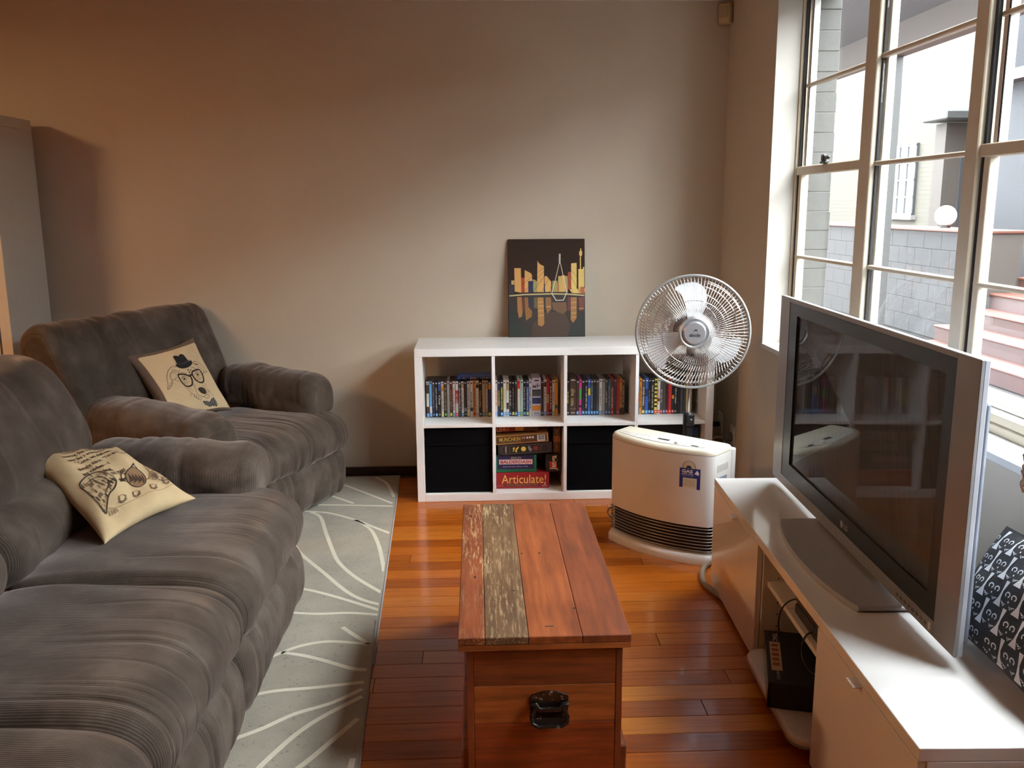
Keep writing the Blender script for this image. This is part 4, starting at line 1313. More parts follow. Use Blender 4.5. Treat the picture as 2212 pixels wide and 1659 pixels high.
bb('inner_shelf', M_BENCHI, 0.035, BD-0.006, 0.6135, 1.1495, 0.265, 0.281)
for s0, s1, hs in ((0.003, 0.606, 0.335), (1.165, 1.727, 1.432)):
    d = bb('door', M_BENCH, 0.0, 0.0175, s0, s1, 0.018, BHt-BTh-0.003)
    MB().box(-0.020, 0.003, -hs-0.022, -hs+0.022, BHt-BTh-0.0075, BHt-BTh-0.0035, bev=0.0006).build('door_tab', pm('pale_metal_tab', (0.66, 0.62, 0.58, 1), 0.35), d)
mb = MB()
for s in (0.06, 0.86, 1.66):
    for x in (0.06, 0.33):
        mb.lathe([(0.018, 0.0), (0.018, 0.022)], 14, M=Matrix.Translation((x, -s, 0)))
mb.build('feet', M_BLACK, be)
mb = MB()
for s in (0.6137, ):
    for x in (0.07, 0.32):
        for k in range(7):
            mb.lathe([(0.0025, 0), (0.0025, 0.0006)], 8, M=Matrix.Translation((x, -s, 0.09+0.04*k)) @ Matrix.Rotation(PI/2, 4, 'X'))
mb.build('peg_holes', M_BLACK, be)
def on_bench(x, s, z):
    return tuple(be.matrix_basis @ Vector((x, -s, z)))
bpy.context.view_layer.update()

# things inside the open middle
wbz = 0.0405
p = on_bench(0.115, 0.895, wbz)
wbd = thing('balance_board', 'white rounded board lying on the bench bottom under the black box', 'board', p, BA)
M_WPL = pm('warm_white_plastic', (0.66, 0.63, 0.57, 1), 0.35, var=0.02)
def rrect(hx, hy, r, n=8):
    out = []
    for cx, cy, a0 in ((hx-r, hy-r, 0), (-hx+r, hy-r, PI/2), (-hx+r, -hy+r, PI), (hx-r, -hy+r, 1.5*PI)):
        for i in range(n+1):
            a = a0+PI/2*i/n
            out.append((cx+r*cos(a), cy+r*sin(a)))
    return out
mb = MB()
P0 = rrect(0.155, 0.255, 0.055)
lv = [(0.955, 0.0), (1.0, 0.008), (1.0, 0.022), (0.985, 0.028), (0.955, 0.031)]
vs = [(x*k, y*k, z) for k, z in lv for x, y in P0]
nn = len(P0)
fs = [(a*nn+i, a*nn+(i+1) % nn, (a+1)*nn+(i+1) % nn, (a+1)*nn+i) for a in range(len(lv)-1) for i in range(nn)]
fs += [tuple(range(nn-1, -1, -1)), tuple((len(lv)-1)*nn+i for i in range(nn))]
mb.add(vs, fs).build('deck', M_WPL, wbd, 50)
mb = MB().add([(x*1.004, y*1.004, z) for z in (0.004, 0.013) for x, y in P0], [(i, (i+1) % nn, nn+(i+1) % nn, nn+i) for i in range(nn)])
mb.build('grey_rim', pm('grey_plastic_rim', (0.30, 0.28, 0.27, 1), 0.5), wbd, 50)
# black player box poking out above it
tz = wbz+0.032
tea = thing('media_player', 'black media player box poking out of the bench opening', 'media player', (1.13, -1.80, tz), math.radians(-15))
TW_, TD_, TH_ = 0.33, 0.30, 0.078
a0_ = pix(1651, 1360, 2, tz+TH_)
a1_ = pix(1659.5, 1473, 2, tz+TH_)
dv = a1_-a0_
ang = math.atan2(dv.x, -dv.y)
tea.location = (a0_.x, a0_.y, tz)
tea.rotation_euler = (0, 0, ang)
TW_ = dv.length
M_TEA = pm('matt_black_case', S(20, 19, 20), 0.55, var=0.1)
MB().box(0.006, TD_, -TW_, 0, 0.0, TH_, bev=0.002).build('case', M_TEA, tea)
MB().box(0, 0.006, -TW_, 0, 0.002, TH_-0.001, bev=0.001).build('front_panel', pm('gloss_black_front', S(24, 18, 18), 0.15), tea)
mb = MB()
text_on(mb, 'TEAC', (0.030, -0.045, TH_+0.0006), (0, -1, 0), (1, 0, 0), 0.05, 0.014, bold=0.02)
text_on(mb, '~logos', (0.030, -TW_*0.86, TH_+0.0006), (0, -1, 0), (1, 0, 0), 0.05, 0.010)
mb.build('lettering', kmat(196, 186, 176), tea)
mb = MB().box(0.012, 0.042, -TW_*0.78, -TW_*0.24, TH_, TH_+0.0005)
stk = mb.build('sticker', kmat(190, 160, 120), tea)
mb = MB()
for i in range(5):
    y_ = -TW_*(0.28+0.09*i)
    mb.box(0.016, 0.036, y_-0.018, y_, TH_+0.0005, TH_+0.0008)
mb.build('sticker_print', kmat(140, 74, 44), stk)
# two consoles lying on the inner shelf
for k, (x, s, w, l, h, nm) in enumerate(((0.145, 0.985, 0.19, 0.30, 0.068, 'black game console lying on the inner shelf beside the black slim box'), (0.29, 0.965, 0.06, 0.31, 0.095, 'tall slim black box standing behind the console on the inner shelf'))):
    o = thing('game_console', nm, 'console', on_bench(x, s, 0.2815), BA)
    mb = MB().box(-w/2, w/2, -l/2, l/2, 0, h*0.46, bev=0.004)
    mb.box(-w/2, w/2, -l/2, l/2, h*0.52, h, bev=0.006)
    mb.build('shell', M_BLACK, o)
    MB().box(-w/2+0.006, w/2-0.006, -l/2+0.006, l/2-0.006, h*0.45, h*0.53).build('waist', pm('dark_slot', S(12, 12, 12), 0.3), o)
cb = MB()
def bl(x, s, z):
    return on_bench(x, s, z)
cb.tube(catmull([bl(0.11, 0.86, 0.315), bl(0.05, 0.83, 0.32), bl(0.022, 0.80, 0.27), bl(0.022, 0.80, 0.20), bl(0.06, 0.83, 0.16)], 30, False), 0.0025, 6)
tag(cb.build('console_cable', M_BLACK, smooth=180), 'thin black cable looping over the front edge of the inner shelf', 'cable')
cb = MB()
cb.tube(catmull([bl(0.08, 1.00, 0.300), bl(0.035, 0.99, 0.29), bl(0.022, 1.00, 0.235), bl(0.03, 1.06, 0.215), bl(0.045, 1.11, 0.245), bl(0.05, 1.13, 0.30)], 30, False), 0.0028, 6)
tag(cb.build('console_cable', M_BLACK, smooth=180), 'thin black cable hanging below the inner shelf near the closed door', 'cable')

# ------------------------------------------------------------ television
M_SILV = pm('silver_plastic', S(150, 149, 150), 0.35, metal=0.35, var=0.03)
M_SILVD = pm('silver_grey_shell', S(128, 134, 146), 0.4, metal=0.2, var=0.03)
M_PIANO = pm('black_tv_bezel', S(24, 27, 28), 0.35, var=0.03)
M_SCREEN = pm('dark_glass_screen', S(20, 17, 18), 0.025, var=0.02, spec=0.9)
TA = math.atan2(-0.05, 1.385)
tv = thing('television', 'large silver-framed flat television on its stand', 'television', (1.395, -1.13, BHt), TA)
TL, TB, TT = 1.386, 0.462-BHt, 1.127-BHt
# local: x = back, s along -y
def tvb(nm, mt, x0, x1, s0, s1, z0, z1, bev=0.0015, par=None):
    return MB().box(x0, x1, -s1, -s0, z0-BHt, z1-BHt, bev=bev).build(nm, mt, par or tv)
fr = MB()
ZA, ZB_ = 0.462, 1.127
for s0, s1, z0, z1 in ((0, 0.100, ZA, ZB_), (1.285, TL, ZA, ZB_), (0.100, 1.285, 1.113, ZB_), (0.100, 1.285, ZA, 0.497)):
    fr.box(0, 0.008, -s1, -s0, z0-BHt, z1-BHt, bev=0.0012)
fr.build('outer_frame', M_SILV, tv)
fr = MB()
for s0, s1, z0, z1 in ((0.1005, 0.180, 0.4975, 1.1125), (1.238, 1.2845, 0.4975, 1.1125), (0.180, 1.238, 1.073, 1.1125), (0.180, 1.238, 0.4975, 0.552)):
    fr.box(0.0015, 0.012, -s1, -s0, z0-BHt, z1-BHt)
fr.build('black_bezel', M_PIANO, tv)
tvb('screen', M_SCREEN, 0.008, 0.020, 0.180, 1.238, 0.552, 1.073, bev=0)
tvb('edge_band', pm('light_silver_edge', S(186, 190, 200), 0.35, metal=0.2, var=0.02), 0.008, 0.020, 0.001, TL-0.001, ZA+0.001, ZB_-0.001)
mb = MB()
n = 12
bk_p = [(0.052, 0.03), (0.075, 0.05), (0.10, 0.09)]
mb.box(0.020, 0.040, -TL+0.012, -0.012, ZA+0.02-BHt, ZB_-0.09-BHt, bev=0.014)
mb.box(0.038, 0.075, -TL+0.14, -0.14, ZA+0.08-BHt, ZB_-0.16-BHt, bev=0.02)
mb.build('rear_housing', M_SILVD, tv)
tvb('neck', M_SILVD, 0.014, 0.070, 0.46, 0.93, 0.446, 0.50, bev=0.004)
# boat-shaped stand foot
def to_tv(u, v, z):
    p = pix(u, v, 2, z)
    return tv.matrix_basis.inverted() @ p
bpy.context.view_layer.update()
ft = [to_tv(1686, 1120, 0.446), to_tv(1855, 1312, 0.446)]
f0, f1 = ft
mid = to_tv(1745, 1230, 0.446)
xb = 0.095
poly = [(xb, f0.y), (f0.x, f0.y)]
for i in range(1, 14):
    t = i/14
    y_ = f0.y+(f1.y-f0.y)*t
    x_ = f0.x+(f1.x-f0.x)*t
    bulge = (mid.x-(f0.x+f1.x)/2)*(4*t*(1-t))**0.8
    poly.append((x_+bulge, y_))
poly += [(f1.x, f1.y), (xb, f1.y)]
c_ = (sum(p[0] for p in poly)/len(poly), sum(p[1] for p in poly)/len(poly))
mb = MB()
nn = len(poly)
lv = [(0.97, 0.0), (1.0, 0.006), (1.0, 0.012), (0.985, 0.017)]
vs = [(c_[0]+(x-c_[0])*k, c_[1]+(y_-c_[1])*k, z+0.0005) for k, z in lv for x, y_ in poly]
fs = [(a*nn+i, a*nn+(i+1) % nn, (a+1)*nn+(i+1) % nn, (a+1)*nn+i) for a in range(len(lv)-1) for i in range(nn)]
fs += [tuple(range(nn-1, -1, -1)), tuple((len(lv)-1)*nn+i for i in range(nn))]
mb.add(vs, fs)
me_ = mb.build('stand_foot', pm('brushed_dark_silver', S(172, 172, 174), 0.32, metal=0.1, var=0.05, vscale=60), tv, 40)
bm_ = bmesh.new(); bm_.from_mesh(me_.data); bmesh.ops.recalc_face_normals(bm_, faces=bm_.faces); bm_.to_mesh(me_.data); bm_.free()
lg = MB()
def TVP(s, z, x=-0.0006):
    return (x, -s, z-BHt)
TX, TZ = (0, -1, 0), (0, 0, 1)
lg_y = 0.520
lg.add([TVP(0.694+0.011*cos(a), lg_y+0.011*sin(a), 0.0009) for a in [2*PI*i/20 for i in range(20)]], [tuple(range(20))])
text_on(lg, 'LG', TVP(0.726, lg_y, 0.0009), TX, TZ, 0.028, 0.016, bold=0.03)
lg.build('maker_logo', kmat(176, 174, 172), tv)
mb = MB(); text_on(mb, 'L', TVP(0.695, lg_y, 0.0003), TX, TZ, 0.006, 0.008, bold=0.03); mb.build('logo_mark', kmat(60, 58, 58), tv)
mb = MB()
for i in range(8):
    s = 1.085+i*0.022
    mb.box(-0.0012, 0.002, -s-0.012, -s, 0.474-BHt, 0.482-BHt, bev=0.0005)
mb.build('control_buttons', pm('button_grey', S(96, 90, 90), 0.4), tv)
MB().box(-0.0014, 0.002, -1.272, -1.262, 0.470-BHt, 0.488-BHt, bev=0.0005).build('power_light', kmat(214, 214, 206), tv)
mb = MB(); text_on(mb, '~small row of print', TVP(1.17, 0.505, 0.0009), TX, TZ, 0.13, 0.006); mb.build('small_lettering', kmat(84, 84, 84), tv)
# ------------------------------------------------------------ gas heater
HA = math.radians(-43.5)
ht = thing('gas_heater', 'white portable gas convector heater with blue energy label', 'heater', (0.88, -0.533, 0), HA)
M_HW = pm('heater_white_enamel', (0.74, 0.73, 0.71, 1), 0.28, var=0.015, coat=0.2)
M_HC = pm('heater_cream_plastic', (0.70, 0.665, 0.54, 1), 0.35, var=0.02)
M_CHROME = pm('bright_chrome', (0.75, 0.75, 0.76, 1), 0.12, metal=1.0, var=0.02)
HWD, HDP = 0.50, 0.145
def yf(x):
    return -0.055*(1-((x-0.25)/0.25)**2)
def h_outline(off=0.0, r=0.022, back=HDP):
    pts = []
    n = 26
    for i in range(n+1):
        x = r*0.5+(HWD-r)*i/n
        pts.append((x, yf(x)-off+ (0.012*(1-min(1, min(x, HWD-x)/r))**2)))
    pts = [(-off, 0.02)]+[(p[0]+(off if p[0] > .4 else (-off if p[0] < .1 else 0))*0.7, p[1]) for p in pts]+[(HWD+off, 0.02), (HWD+off, back), (-off, back)]
    return pts
def loft(mb, levels, m=0):
    """levels: list of (outline, z)"""
    nn = len(levels[0][0])
    vs = [(x, y, z) for o, z in levels for x, y in o]
    fs = [(a*nn+i, a*nn+(i+1) % nn, (a+1)*nn+(i+1) % nn, (a+1)*nn+i) for a in range(len(levels)-1) for i in range(nn)]
    fs += [tuple(range(nn-1, -1, -1)), tuple((len(levels)-1)*nn+i for i in range(nn))]
    mb.add(vs, fs, m)
def shrink(o, k, c=(0.25, 0.055)):
    return [(c[0]+(x-c[0])*(1-k/0.25), c[1]+(y-c[1])*(1-k/0.085)) for x, y in o]
O0 = h_outline()
mb = MB(); loft(mb, [(O0, 0.160), (O0, 0.458)]); mb.build('front_casing', M_HW, ht, 40)
mb = MB(); loft(mb, [(O0, 0.460), (O0, 0.470), (shrink(O0, 0.004), 0.479), (shrink(O0, 0.012), 0.485), (shrink(O0, 0.022), 0.487)]); mb.build('top_cover', M_HC, ht, 40)
Ob = h_outline(0.010)
mb = MB(); loft(mb, [(Ob, 0.0), (Ob, 0.026), (shrink(Ob, 0.005), 0.036), (shrink(Ob, 0.018), 0.044)]); mb.build('base', M_HW, ht, 40)
# back box with side grip
mb = MB().box(0.012, HWD+0.004, HDP, HDP+0.035, 0.02, 0.462, bev=0.004)
mb.build('back_box', M_HW, ht)
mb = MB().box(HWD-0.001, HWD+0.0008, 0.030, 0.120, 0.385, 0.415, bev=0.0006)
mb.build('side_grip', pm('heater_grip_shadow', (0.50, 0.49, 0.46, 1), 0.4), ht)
MB().box(HWD-0.001, HWD+0.001, 0.018, 0.112, 0.30, 0.362).build('warning_label', kmat(128, 140, 158), ht)
mb = MB().add([(HWD+0.0016, 0.035, 0.312), (HWD+0.0016, 0.095, 0.312), (HWD+0.0016, 0.065, 0.352)], [(0, 1, 2)]); mb.build('warning_triangle', kmat(206, 186, 60), ht)
# outlet: dark recess, cheeks and every bar
Or = shrink(O0, 0.02)
mb = MB(); loft(mb, [(Or, 0.044), (Or, 0.160)]); mb.build('outlet_recess', pm('outlet_dark', S(34, 27, 24), 0.6, var=0.2), ht, 40)
def arc_path(z, off, x0=0.004, x1=HWD-0.004, n=22):
    return [(x0+(x1-x0)*i/n, yf(x0+(x1-x0)*i/n)-off+0.010*(1-min(1, min(x0+(x1-x0)*i/n, HWD-x0-(x1-x0)*i/n)/0.02))**2, z) for i in range(n+1)]
for k in range(8):
    mb = MB().tube([(0.002, 0.03, 0.0545+k*0.0135)]+arc_path(0.0545+k*0.0135, -0.003)+[(HWD-0.002, 0.03, 0.0545+k*0.0135)], 0.0027, 6)
    mb.build('outlet_bar', pm('grey_steel_bar', S(150, 143, 136), 0.3, metal=0.6), ht, 180)
for x0, x1 in ((0.0, 0.010), (HWD-0.010, HWD)):
    MB().box(x0, x1, 0.028, HDP, 0.040, 0.162, bev=0.001).build('outlet_cheek', M_HW, ht)
# control panel
ZP = 0.4875
up = [(0.035+0.42*i/14, 0.030-0.012*(i/14)+0.016*sin(PI*i/14)) for i in range(15)]
lo = [(0.455-0.42*i/14, (yf(0.455-0.42*i/14)+0.022)) for i in range(15)]
lens = up+[p for p in lo if True]
ctr = (0.25, 0.01)
mb = MB().prism(lens, ZP-0.001, ZP+0.0006)
cp = mb.build('control_panel', pm('control_panel_grey', (0.55, 0.53, 0.50, 1), 0.4), ht)
MB().box(0.232, 0.285, 0.006, 0.022, ZP, ZP+0.0014).build('display', kmat(46, 46, 52, 0.15), cp)
MB().box(0.395, 0.428, -0.004, 0.008, ZP, ZP+0.0014).build('display', kmat(46, 46, 52, 0.15), cp)
mb = MB().lathe([(0.0, 0.010), (0.009, 0.0095), (0.0115, 0.006), (0.0115, 0.0)], 20, M=Matrix.Translation((0.335, -0.006, ZP))); mb.build('start_knob', kmat(226, 226, 222), cp, 40)
mb = MB()
for x, y_ in ((0.09, 0.006), (0.13, -0.002), (0.165, -0.008), (0.205, -0.014), (0.245, -0.018)):
    v_, f_ = ribbon(disc2d(x, y_, 0.007, n=16), 0.0009, closed=True)
    mb.add([(a, b, ZP+0.0009) for a, b in v_], f_)
for x in (0.205, 0.245):
    mb.add([(x-0.003, -0.014, ZP+0.001), (x+0.003, -0.014, ZP+0.001), (x, -0.020 if x < .22 else -0.008, ZP+0.001)], [(0, 1, 2)])
for x in (0.12, 0.14, 0.16, 0.18, 0.36, 0.38):
    mb.box(x, x+0.008, 0.020, 0.022, ZP, ZP+0.0009)
text_on(mb, 'Paloma', (0.065, 0.022, ZP+0.001), (1, -0.03, 0), (0.03, 1, 0), 0.028, 0.008, bold=0.01)
mb.build('panel_lettering', kmat(96, 92, 88), cp)
# energy label wrapped on the casing
def hs(x, z, off=0.0008):
    s = 2*0.055/0.25**2*(x-0.25)
    n_ = Vector((s, -1, 0)).normalized()
    return (x+n_.x*off, yf(x)+n_.y*off, z)
def on_casing(mb, poly, step, off, m=0):
    v_, f_ = poly_fill(poly, step)
    mb.add([hs(a, b, off) for a, b in v_], f_, m)
mb = MB(); on_casing(mb, [(0.371, 0.320), (0.385, 0.322), (0.385, 0.362), (0.440, 0.362), (0.440, 0.316), (0.453, 0.316), (0.453, 0.402), (0.371, 0.402)], 0.012, 0.0006)
el = mb.build('energy_label', kmat(34, 48, 128), ht)
mb = MB(); on_casing(mb, [(0.385, 0.324), (0.439, 0.320), (0.439, 0.360), (0.386, 0.360)], 0.012, 0.0006); mb.build('label_card', kmat(214, 206, 178), el)
mb = MB(); on_casing(mb, disc2d(0.408, 0.4025, 0.026, n=16, a0=0, a1=PI*16/15), 0.012, 0.0006); mb.build('rating_arc', kmat(206, 196, 160), el)
v_, f_ = ribbon([(0.408+0.026*cos(a), 0.403+0.030*sin(a)) for a in [PI*i/18 for i in range(19)]], 0.0018)
mb = MB().add([hs(a, b, 0.0010) for a, b in v_], f_); on_casing(mb, disc2d(0.408, 0.4028, 0.011, n=10, a0=0, a1=PI*10/9), 0.01, 0.0010); mb.build('arc_outline', kmat(34, 40, 90), el)
mb = MB()
fm = lambda p: hs(p[0], p[2], 0.0012)
text_on(mb, 'GAS', (0.402, 0, 0.3895), (1, 0, 0), (0, 0, 1), 0.044, 0.014, bold=0.04, fmap=fm)
text_on(mb, 'ENERGY RATING', (0.403, 0, 0.3775), (1, 0, 0), (0, 0, 1), 0.046, 0.005, bold=0.03, fmap=fm)
text_on(mb, '~small print row', (0.403, 0, 0.3705), (1, 0, 0), (0, 0, 1), 0.046, 0.003, fmap=fm)
on_casing(mb, [(0.430, 0.380), (0.436, 0.391), (0.441, 0.396), (0.445, 0.391), (0.4485, 0.383), (0.444, 0.375), (0.437, 0.379)], 0.01, 0.0012)
mb.build('label_lettering', kmat(226, 228, 236), el)
mb = MB()
for k in range(5):
    on_casing(mb, [(0.389, 0.330+k*0.0055), (0.434, 0.329+k*0.0055), (0.434, 0.3302+k*0.0055), (0.389, 0.3312+k*0.0055)], 0.02, 0.0010)
mb.build('card_lettering', kmat(150, 140, 116), el)
# hose and cords
M_HOSE = pm('grey_rubber_hose', S(140, 122, 104), 0.6, var=0.08)
hz_ = 0.0125
pth = [(1.300, -0.79, 0.05), (1.27, -0.83, 0.022)]+[tuple(pix(u, v, 2, hz_)) for u, v in ((1534, 1214), (1521, 1225), (1516, 1243), (1523, 1262), (1546, 1282), (1580, 1305))]
mb = MB().tube(catmull(pth, 50, False), 0.0115, 10)
mb.build('gas_hose', M_HOSE, None, 180)
tag(bpy.data.objects['gas_hose'], 'thick grey gas hose curling from the heater under the bench', 'hose')
M_CORD = pm('grey_cord', S(150, 140, 134), 0.5)
lp = [(0.02, 0.185, 0.10), (-0.02, 0.165, 0.13), (-0.045, 0.15, 0.115), (-0.05, 0.15, 0.085), (-0.02, 0.165, 0.075), (0.0, 0.17, 0.10), (-0.03, 0.16, 0.095), (-0.085, 0.13, 0.085), (-0.095, 0.125, 0.055), (-0.06, 0.14, 0.03), (0.02, 0.185, 0.02)]
MB().tube(catmull(lp, 70, False), 0.0042, 8).build('coiled_cord', M_CORD, ht, 180)

# ------------------------------------------------------------ pedestal fan
fx, fy = 1.263, -0.35
fan = thing('pedestal_fan', 'silver wire pedestal fan standing behind the heater', 'fan', (fx, fy, 0))
M_DK = pm('fan_black_plastic', S(20, 20, 22), 0.35)
MB().lathe([(0.19, 0.0), (0.19, 0.012), (0.16, 0.022), (0.04, 0.032), (0.028, 0.05), (0.0, 0.05)], 40).build('base', M_DK, fan, 40)
MB().lathe([(0.017, 0.045), (0.017, 0.46), (0.0, 0.46)], 20).build('lower_pole', M_DK, fan, 40)
mb = MB().lathe([(0.017, 0.455), (0.026, 0.462), (0.026, 0.512), (0.016, 0.520)], 20)
mb.box(-0.012, 0.012, -0.042, -0.02, 0.474, 0.498, bev=0.004)
mb.build('height_collar', M_DK, fan, 40)
MB().lathe([(0.0115, 0.515), (0.0115, 0.80)], 18).build('upper_pole', M_CHROME, fan, 60)
C0 = Vector((1.221, -0.55, 0.917))
ax = Vector((-0.12, -0.985, 0.05)).normalized()
xr = Vector((0, 0, 1)).cross(ax).normalized()      # right as seen from the front? (flipped below)
xr = -xr
if xr.x < 0:
    xr = -xr
upv = ax.cross(xr)
if upv.z < 0:
    upv = -upv
Hm = Matrix((xr, upv, ax)).transposed().to_4x4()
Hm.translation = C0-fan.location
def H(p):
    return Hm @ Vector(p)
RF = 0.238
mb = MB().tube([H((RF*cos(a), RF*sin(a), 0)) for a in [2*PI*i/72 for i in range(72)]], 0.0058, 8, True)
mb.build('guard_rim', pm('rim_grey', S(176, 178, 178), 0.3, metal=0.6), fan, 180)
def dome(r, front=True):
    t = (r/RF)
    return (0.058*(1-t**2.6)) if front else (-0.095*(1-t**3.2)-0.004)
rings_f = (0.064, 0.135, 0.212)
for front in (True, False):
    mb = MB()
    NW = 96
    r0 = 0.064 if front else 0.075
    for i in range(NW):
        a = 2*PI*i/NW
        sw = 0.0 if front else 0.55
        pth = []
        for k in range(8):
            r = r0+(RF-r0)*k/7
            aa = a+sw*(1-(r-r0)/(RF-r0))
            pth.append(H((r*cos(aa), r*sin(aa), dome(r, front))))
        mb.tube(pth, 0.00115, 4)
    for r in (rings_f if front else (0.075, 0.12, 0.165, 0.195, 0.22)):
        mb.tube([H((r*cos(a), r*sin(a), dome(r, front)-0.002)) for a in [2*PI*i/60 for i in range(60)]], 0.0016, 5, True)
    mb.build('front_guard_wires' if front else 'rear_guard_wires', M_CHROME, fan, 180)['kind'] = 'stuff'
mb = MB().lathe([(0.066, 0.050), (0.066, 0.056), (0.060, 0.060), (0.050, 0.054), (0.047, 0.056), (0.047, 0.064), (0.043, 0.067), (0.0, 0.067)], 40, M=Hm)
mb.build('centre_badge', pm('badge_silver', S(168, 168, 172), 0.3, metal=0.5), fan, 35)
mb = MB()
text_on(mb, 'abode', H((0, -0.008, 0.0678)), xr, upv, 0.046, 0.0145, bold=0.02)
q = [(0.000, 0.010), (-0.006, 0.004), (-0.003, 0.012), (0.003, 0.016), (0.010, 0.014), (0.010, 0.006), (0.006, 0.010)]
mb.add([H((a, b, 0.0678)) for a, b in q], [tuple(range(len(q)))])
mb.build('badge_lettering', kmat(30, 30, 32), fan)
def blade_mat():
    N = NT('frosted_fan_blade')
    N.col((0.74, 0.755, 0.78, 1))
    N.set(Roughness=0.25)
    tr = N.n('ShaderNodeBsdfTransparent')
    mx = N.n('ShaderNodeMixShader')
    f = N.noise(N.coords(), 3.0)
    mr = N.n('ShaderNodeMapRange'); N.l(f, mr.inputs[0]); mr.inputs[3].default_value = 0.04; mr.inputs[4].default_value = 0.10
    N.l(mr.outputs[0], mx.inputs[0]); N.l(N.p.outputs[0], mx.inputs[1]); N.l(tr.outputs[0], mx.inputs[2])
    N.l(mx.outputs[0], N.out.inputs['Surface'])
    return N.m
M_BLADE = blade_mat()
bo = [(-18, 42), (-20, 75), (-26, 114), (-33, 143), (-52, 172), (-68, 184), (-63, 193), (-39, 204), (0, 209), (33, 203), (59, 182), (67, 153), (64, 114), (50, 81), (20, 42)]
v2, f2 = poly_fill([(a/1000, b/1000) for a, b in catmull(bo, 45)], 0.016)
for k in range(3):
    an = math.radians(4+120*k)
    vs = []
    for x, y_ in v2:
        d = -0.012-0.22*x+0.6*x*x
        vs.append(H((x*cos(an)-y_*sin(an), x*sin(an)+y_*cos(an), d)))
    MB().add(vs, f2).build('blade', M_BLADE, fan, 180)
MB().lathe([(0.0, 0.015), (0.030, 0.012), (0.036, -0.005), (0.036, -0.045)], 28, M=Hm).build('blade_hub', pm('hub_grey', S(120, 122, 126), 0.35), fan, 40)
MB().lathe([(0.074, -0.098), (0.076, -0.105), (0.066, -0.14), (0.055, -0.21), (0.035, -0.235), (0.0, -0.24)], 30, M=Hm).build('motor_housing', M_DK, fan, 40)
pj = H((0, 0, -0.17))
mb = MB().tube([(0, 0, 0.78), (0, 0.0, 0.84), (pj.x, pj.y, pj.z-0.02)], [0.018, 0.022, 0.03], 14)
mb.build('tilt_joint', M_DK, fan, 60)
MB().tube(catmull([(-0.02, -0.012, 0.80), (-0.03, -0.02, 0.62), (-0.026, -0.02, 0.5), (-0.028, -0.02, 0.3), (-0.03, -0.01, 0.05)], 30, False), 0.003, 6).build('flex', M_DK, fan, 180)

# ------------------------------------------------------------ power outlets on the window wall near the corner
M_OUT = pm('outlet_white', (0.66, 0.64, 0.59, 1), 0.4)
def outlet(y_, z, label):
    o = thing('power_outlet', label, 'outlet', (XR, y_, z))
    MB().box(-0.010, 0, -0.036, 0.036, -0.058, 0.058, bev=0.003).build('cover_plate', M_OUT, o)
    for s in (-0.016, 0.016):
        MB().box(-0.014, -0.009, s-0.005, s+0.005, 0.02, 0.038, bev=0.001).build('switch', M_OUT, o)
    return o
outlet(0.335, 0.30, 'white wall outlet with a small black plug close to the corner')
outlet(0.095, 0.285, 'white wall outlet with the round grey heater plug')
pg = thing('power_plug', 'small black plug in the wall outlet close to the corner', 'plug', (XR-0.010, 0.335, 0.295))
MB().box(-0.045, 0, -0.014, 0.014, -0.012, 0.012, bev=0.004).build('plug_body', M_BLACK, pg)
MB().tube(catmull([(-0.043, 0, 0), (-0.075, 0.02, -0.01), (-0.10, 0.06, -0.05), (-0.12, 0.09, -0.15), (-0.12, 0.10, -0.28)], 24, False), 0.003, 6).build('cord', M_BLACK, pg, 180)
pg = thing('power_plug', 'round grey plug with white cord in the wall outlet', 'plug', (XR-0.010, 0.10, 0.285))
MB().lathe([(0.0, 0.045), (0.016, 0.042), (0.022, 0.034), (0.024, 0.010), (0.024, 0.0)], 20, M=Matrix.Rotation(-PI/2, 4, 'Y')).build('plug_body', pm('plug_grey', S(110, 112, 108), 0.4), pg, 40)
MB().tube(catmull([(-0.035, 0, -0.018), (-0.045, 0, -0.08), (-0.03, -0.03, -0.18), (-0.01, -0.07, -0.25), (-0.02, -0.12, -0.279)], 30, False), 0.0042, 8).build('cord', M_OUT, pg, 180)
MB().tube(catmull([(-0.04, 0.0, -0.005), (-0.08, 0.01, -0.005), (-0.13, 0.0, -0.04), (-0.16, -0.03, -0.11)], 24, False), 0.005, 8).build('grey_cord', M_CORD, pg, 180)
# motion sensor high in the corner
sn = thing('motion_sensor', 'small cream motion sensor high up in the wall corner', 'sensor', (1.573, 0.432, 2.335), math.radians(-42))
MB().box(-0.031, 0.031, -0.022, 0.018, 0.0, 0.097, bev=0.005).build('housing', pm('aged_cream_plastic', S(196, 172, 132), 0.45), sn)
MB().box(-0.023, 0.023, -0.025, -0.020, 0.030, 0.082, bev=0.002).build('lens', pm('sensor_lens', S(176, 160, 134), 0.5), sn)
# ceiling light out of view, warm
cl = thing('ceiling_light', 'round warm ceiling light above the sofa', 'ceiling light', (-3.1, -2.0, ZC-0.06))
MB().lathe([(0.33, 0.0), (0.34, 0.01), (0.34, 0.05), (0.26, 0.06)], 40).build('rim', M_SILV, cl, 40)
Ne = NT('warm_diffuser')
Ne.set(Emission_Strength=0.0)
Ne.p.inputs['Emission Color'].default_value = (1.0, 0.62, 0.32, 1)
Ne.p.inputs['Emission Strength'].default_value = 2.0
Ne.p.inputs['Base Color'].default_value = (0.9, 0.85, 0.75, 1)
MB().lathe([(0.0, -0.018), (0.20, -0.014), (0.325, 0.002)], 40).build('diffuser', Ne.m, cl, 60)
ld = bpy.data.lights.new('warm_bulb', 'AREA')
ld.shape = 'DISK'; ld.size = 0.6; ld.energy = LAMP_WATTS; ld.color = (1.0, 0.60, 0.30)
lo_ = bpy.data.objects.new('warm_bulb', ld); COL.objects.link(lo_)
lo_.parent = cl; lo_.location = (0, 0, -0.022)
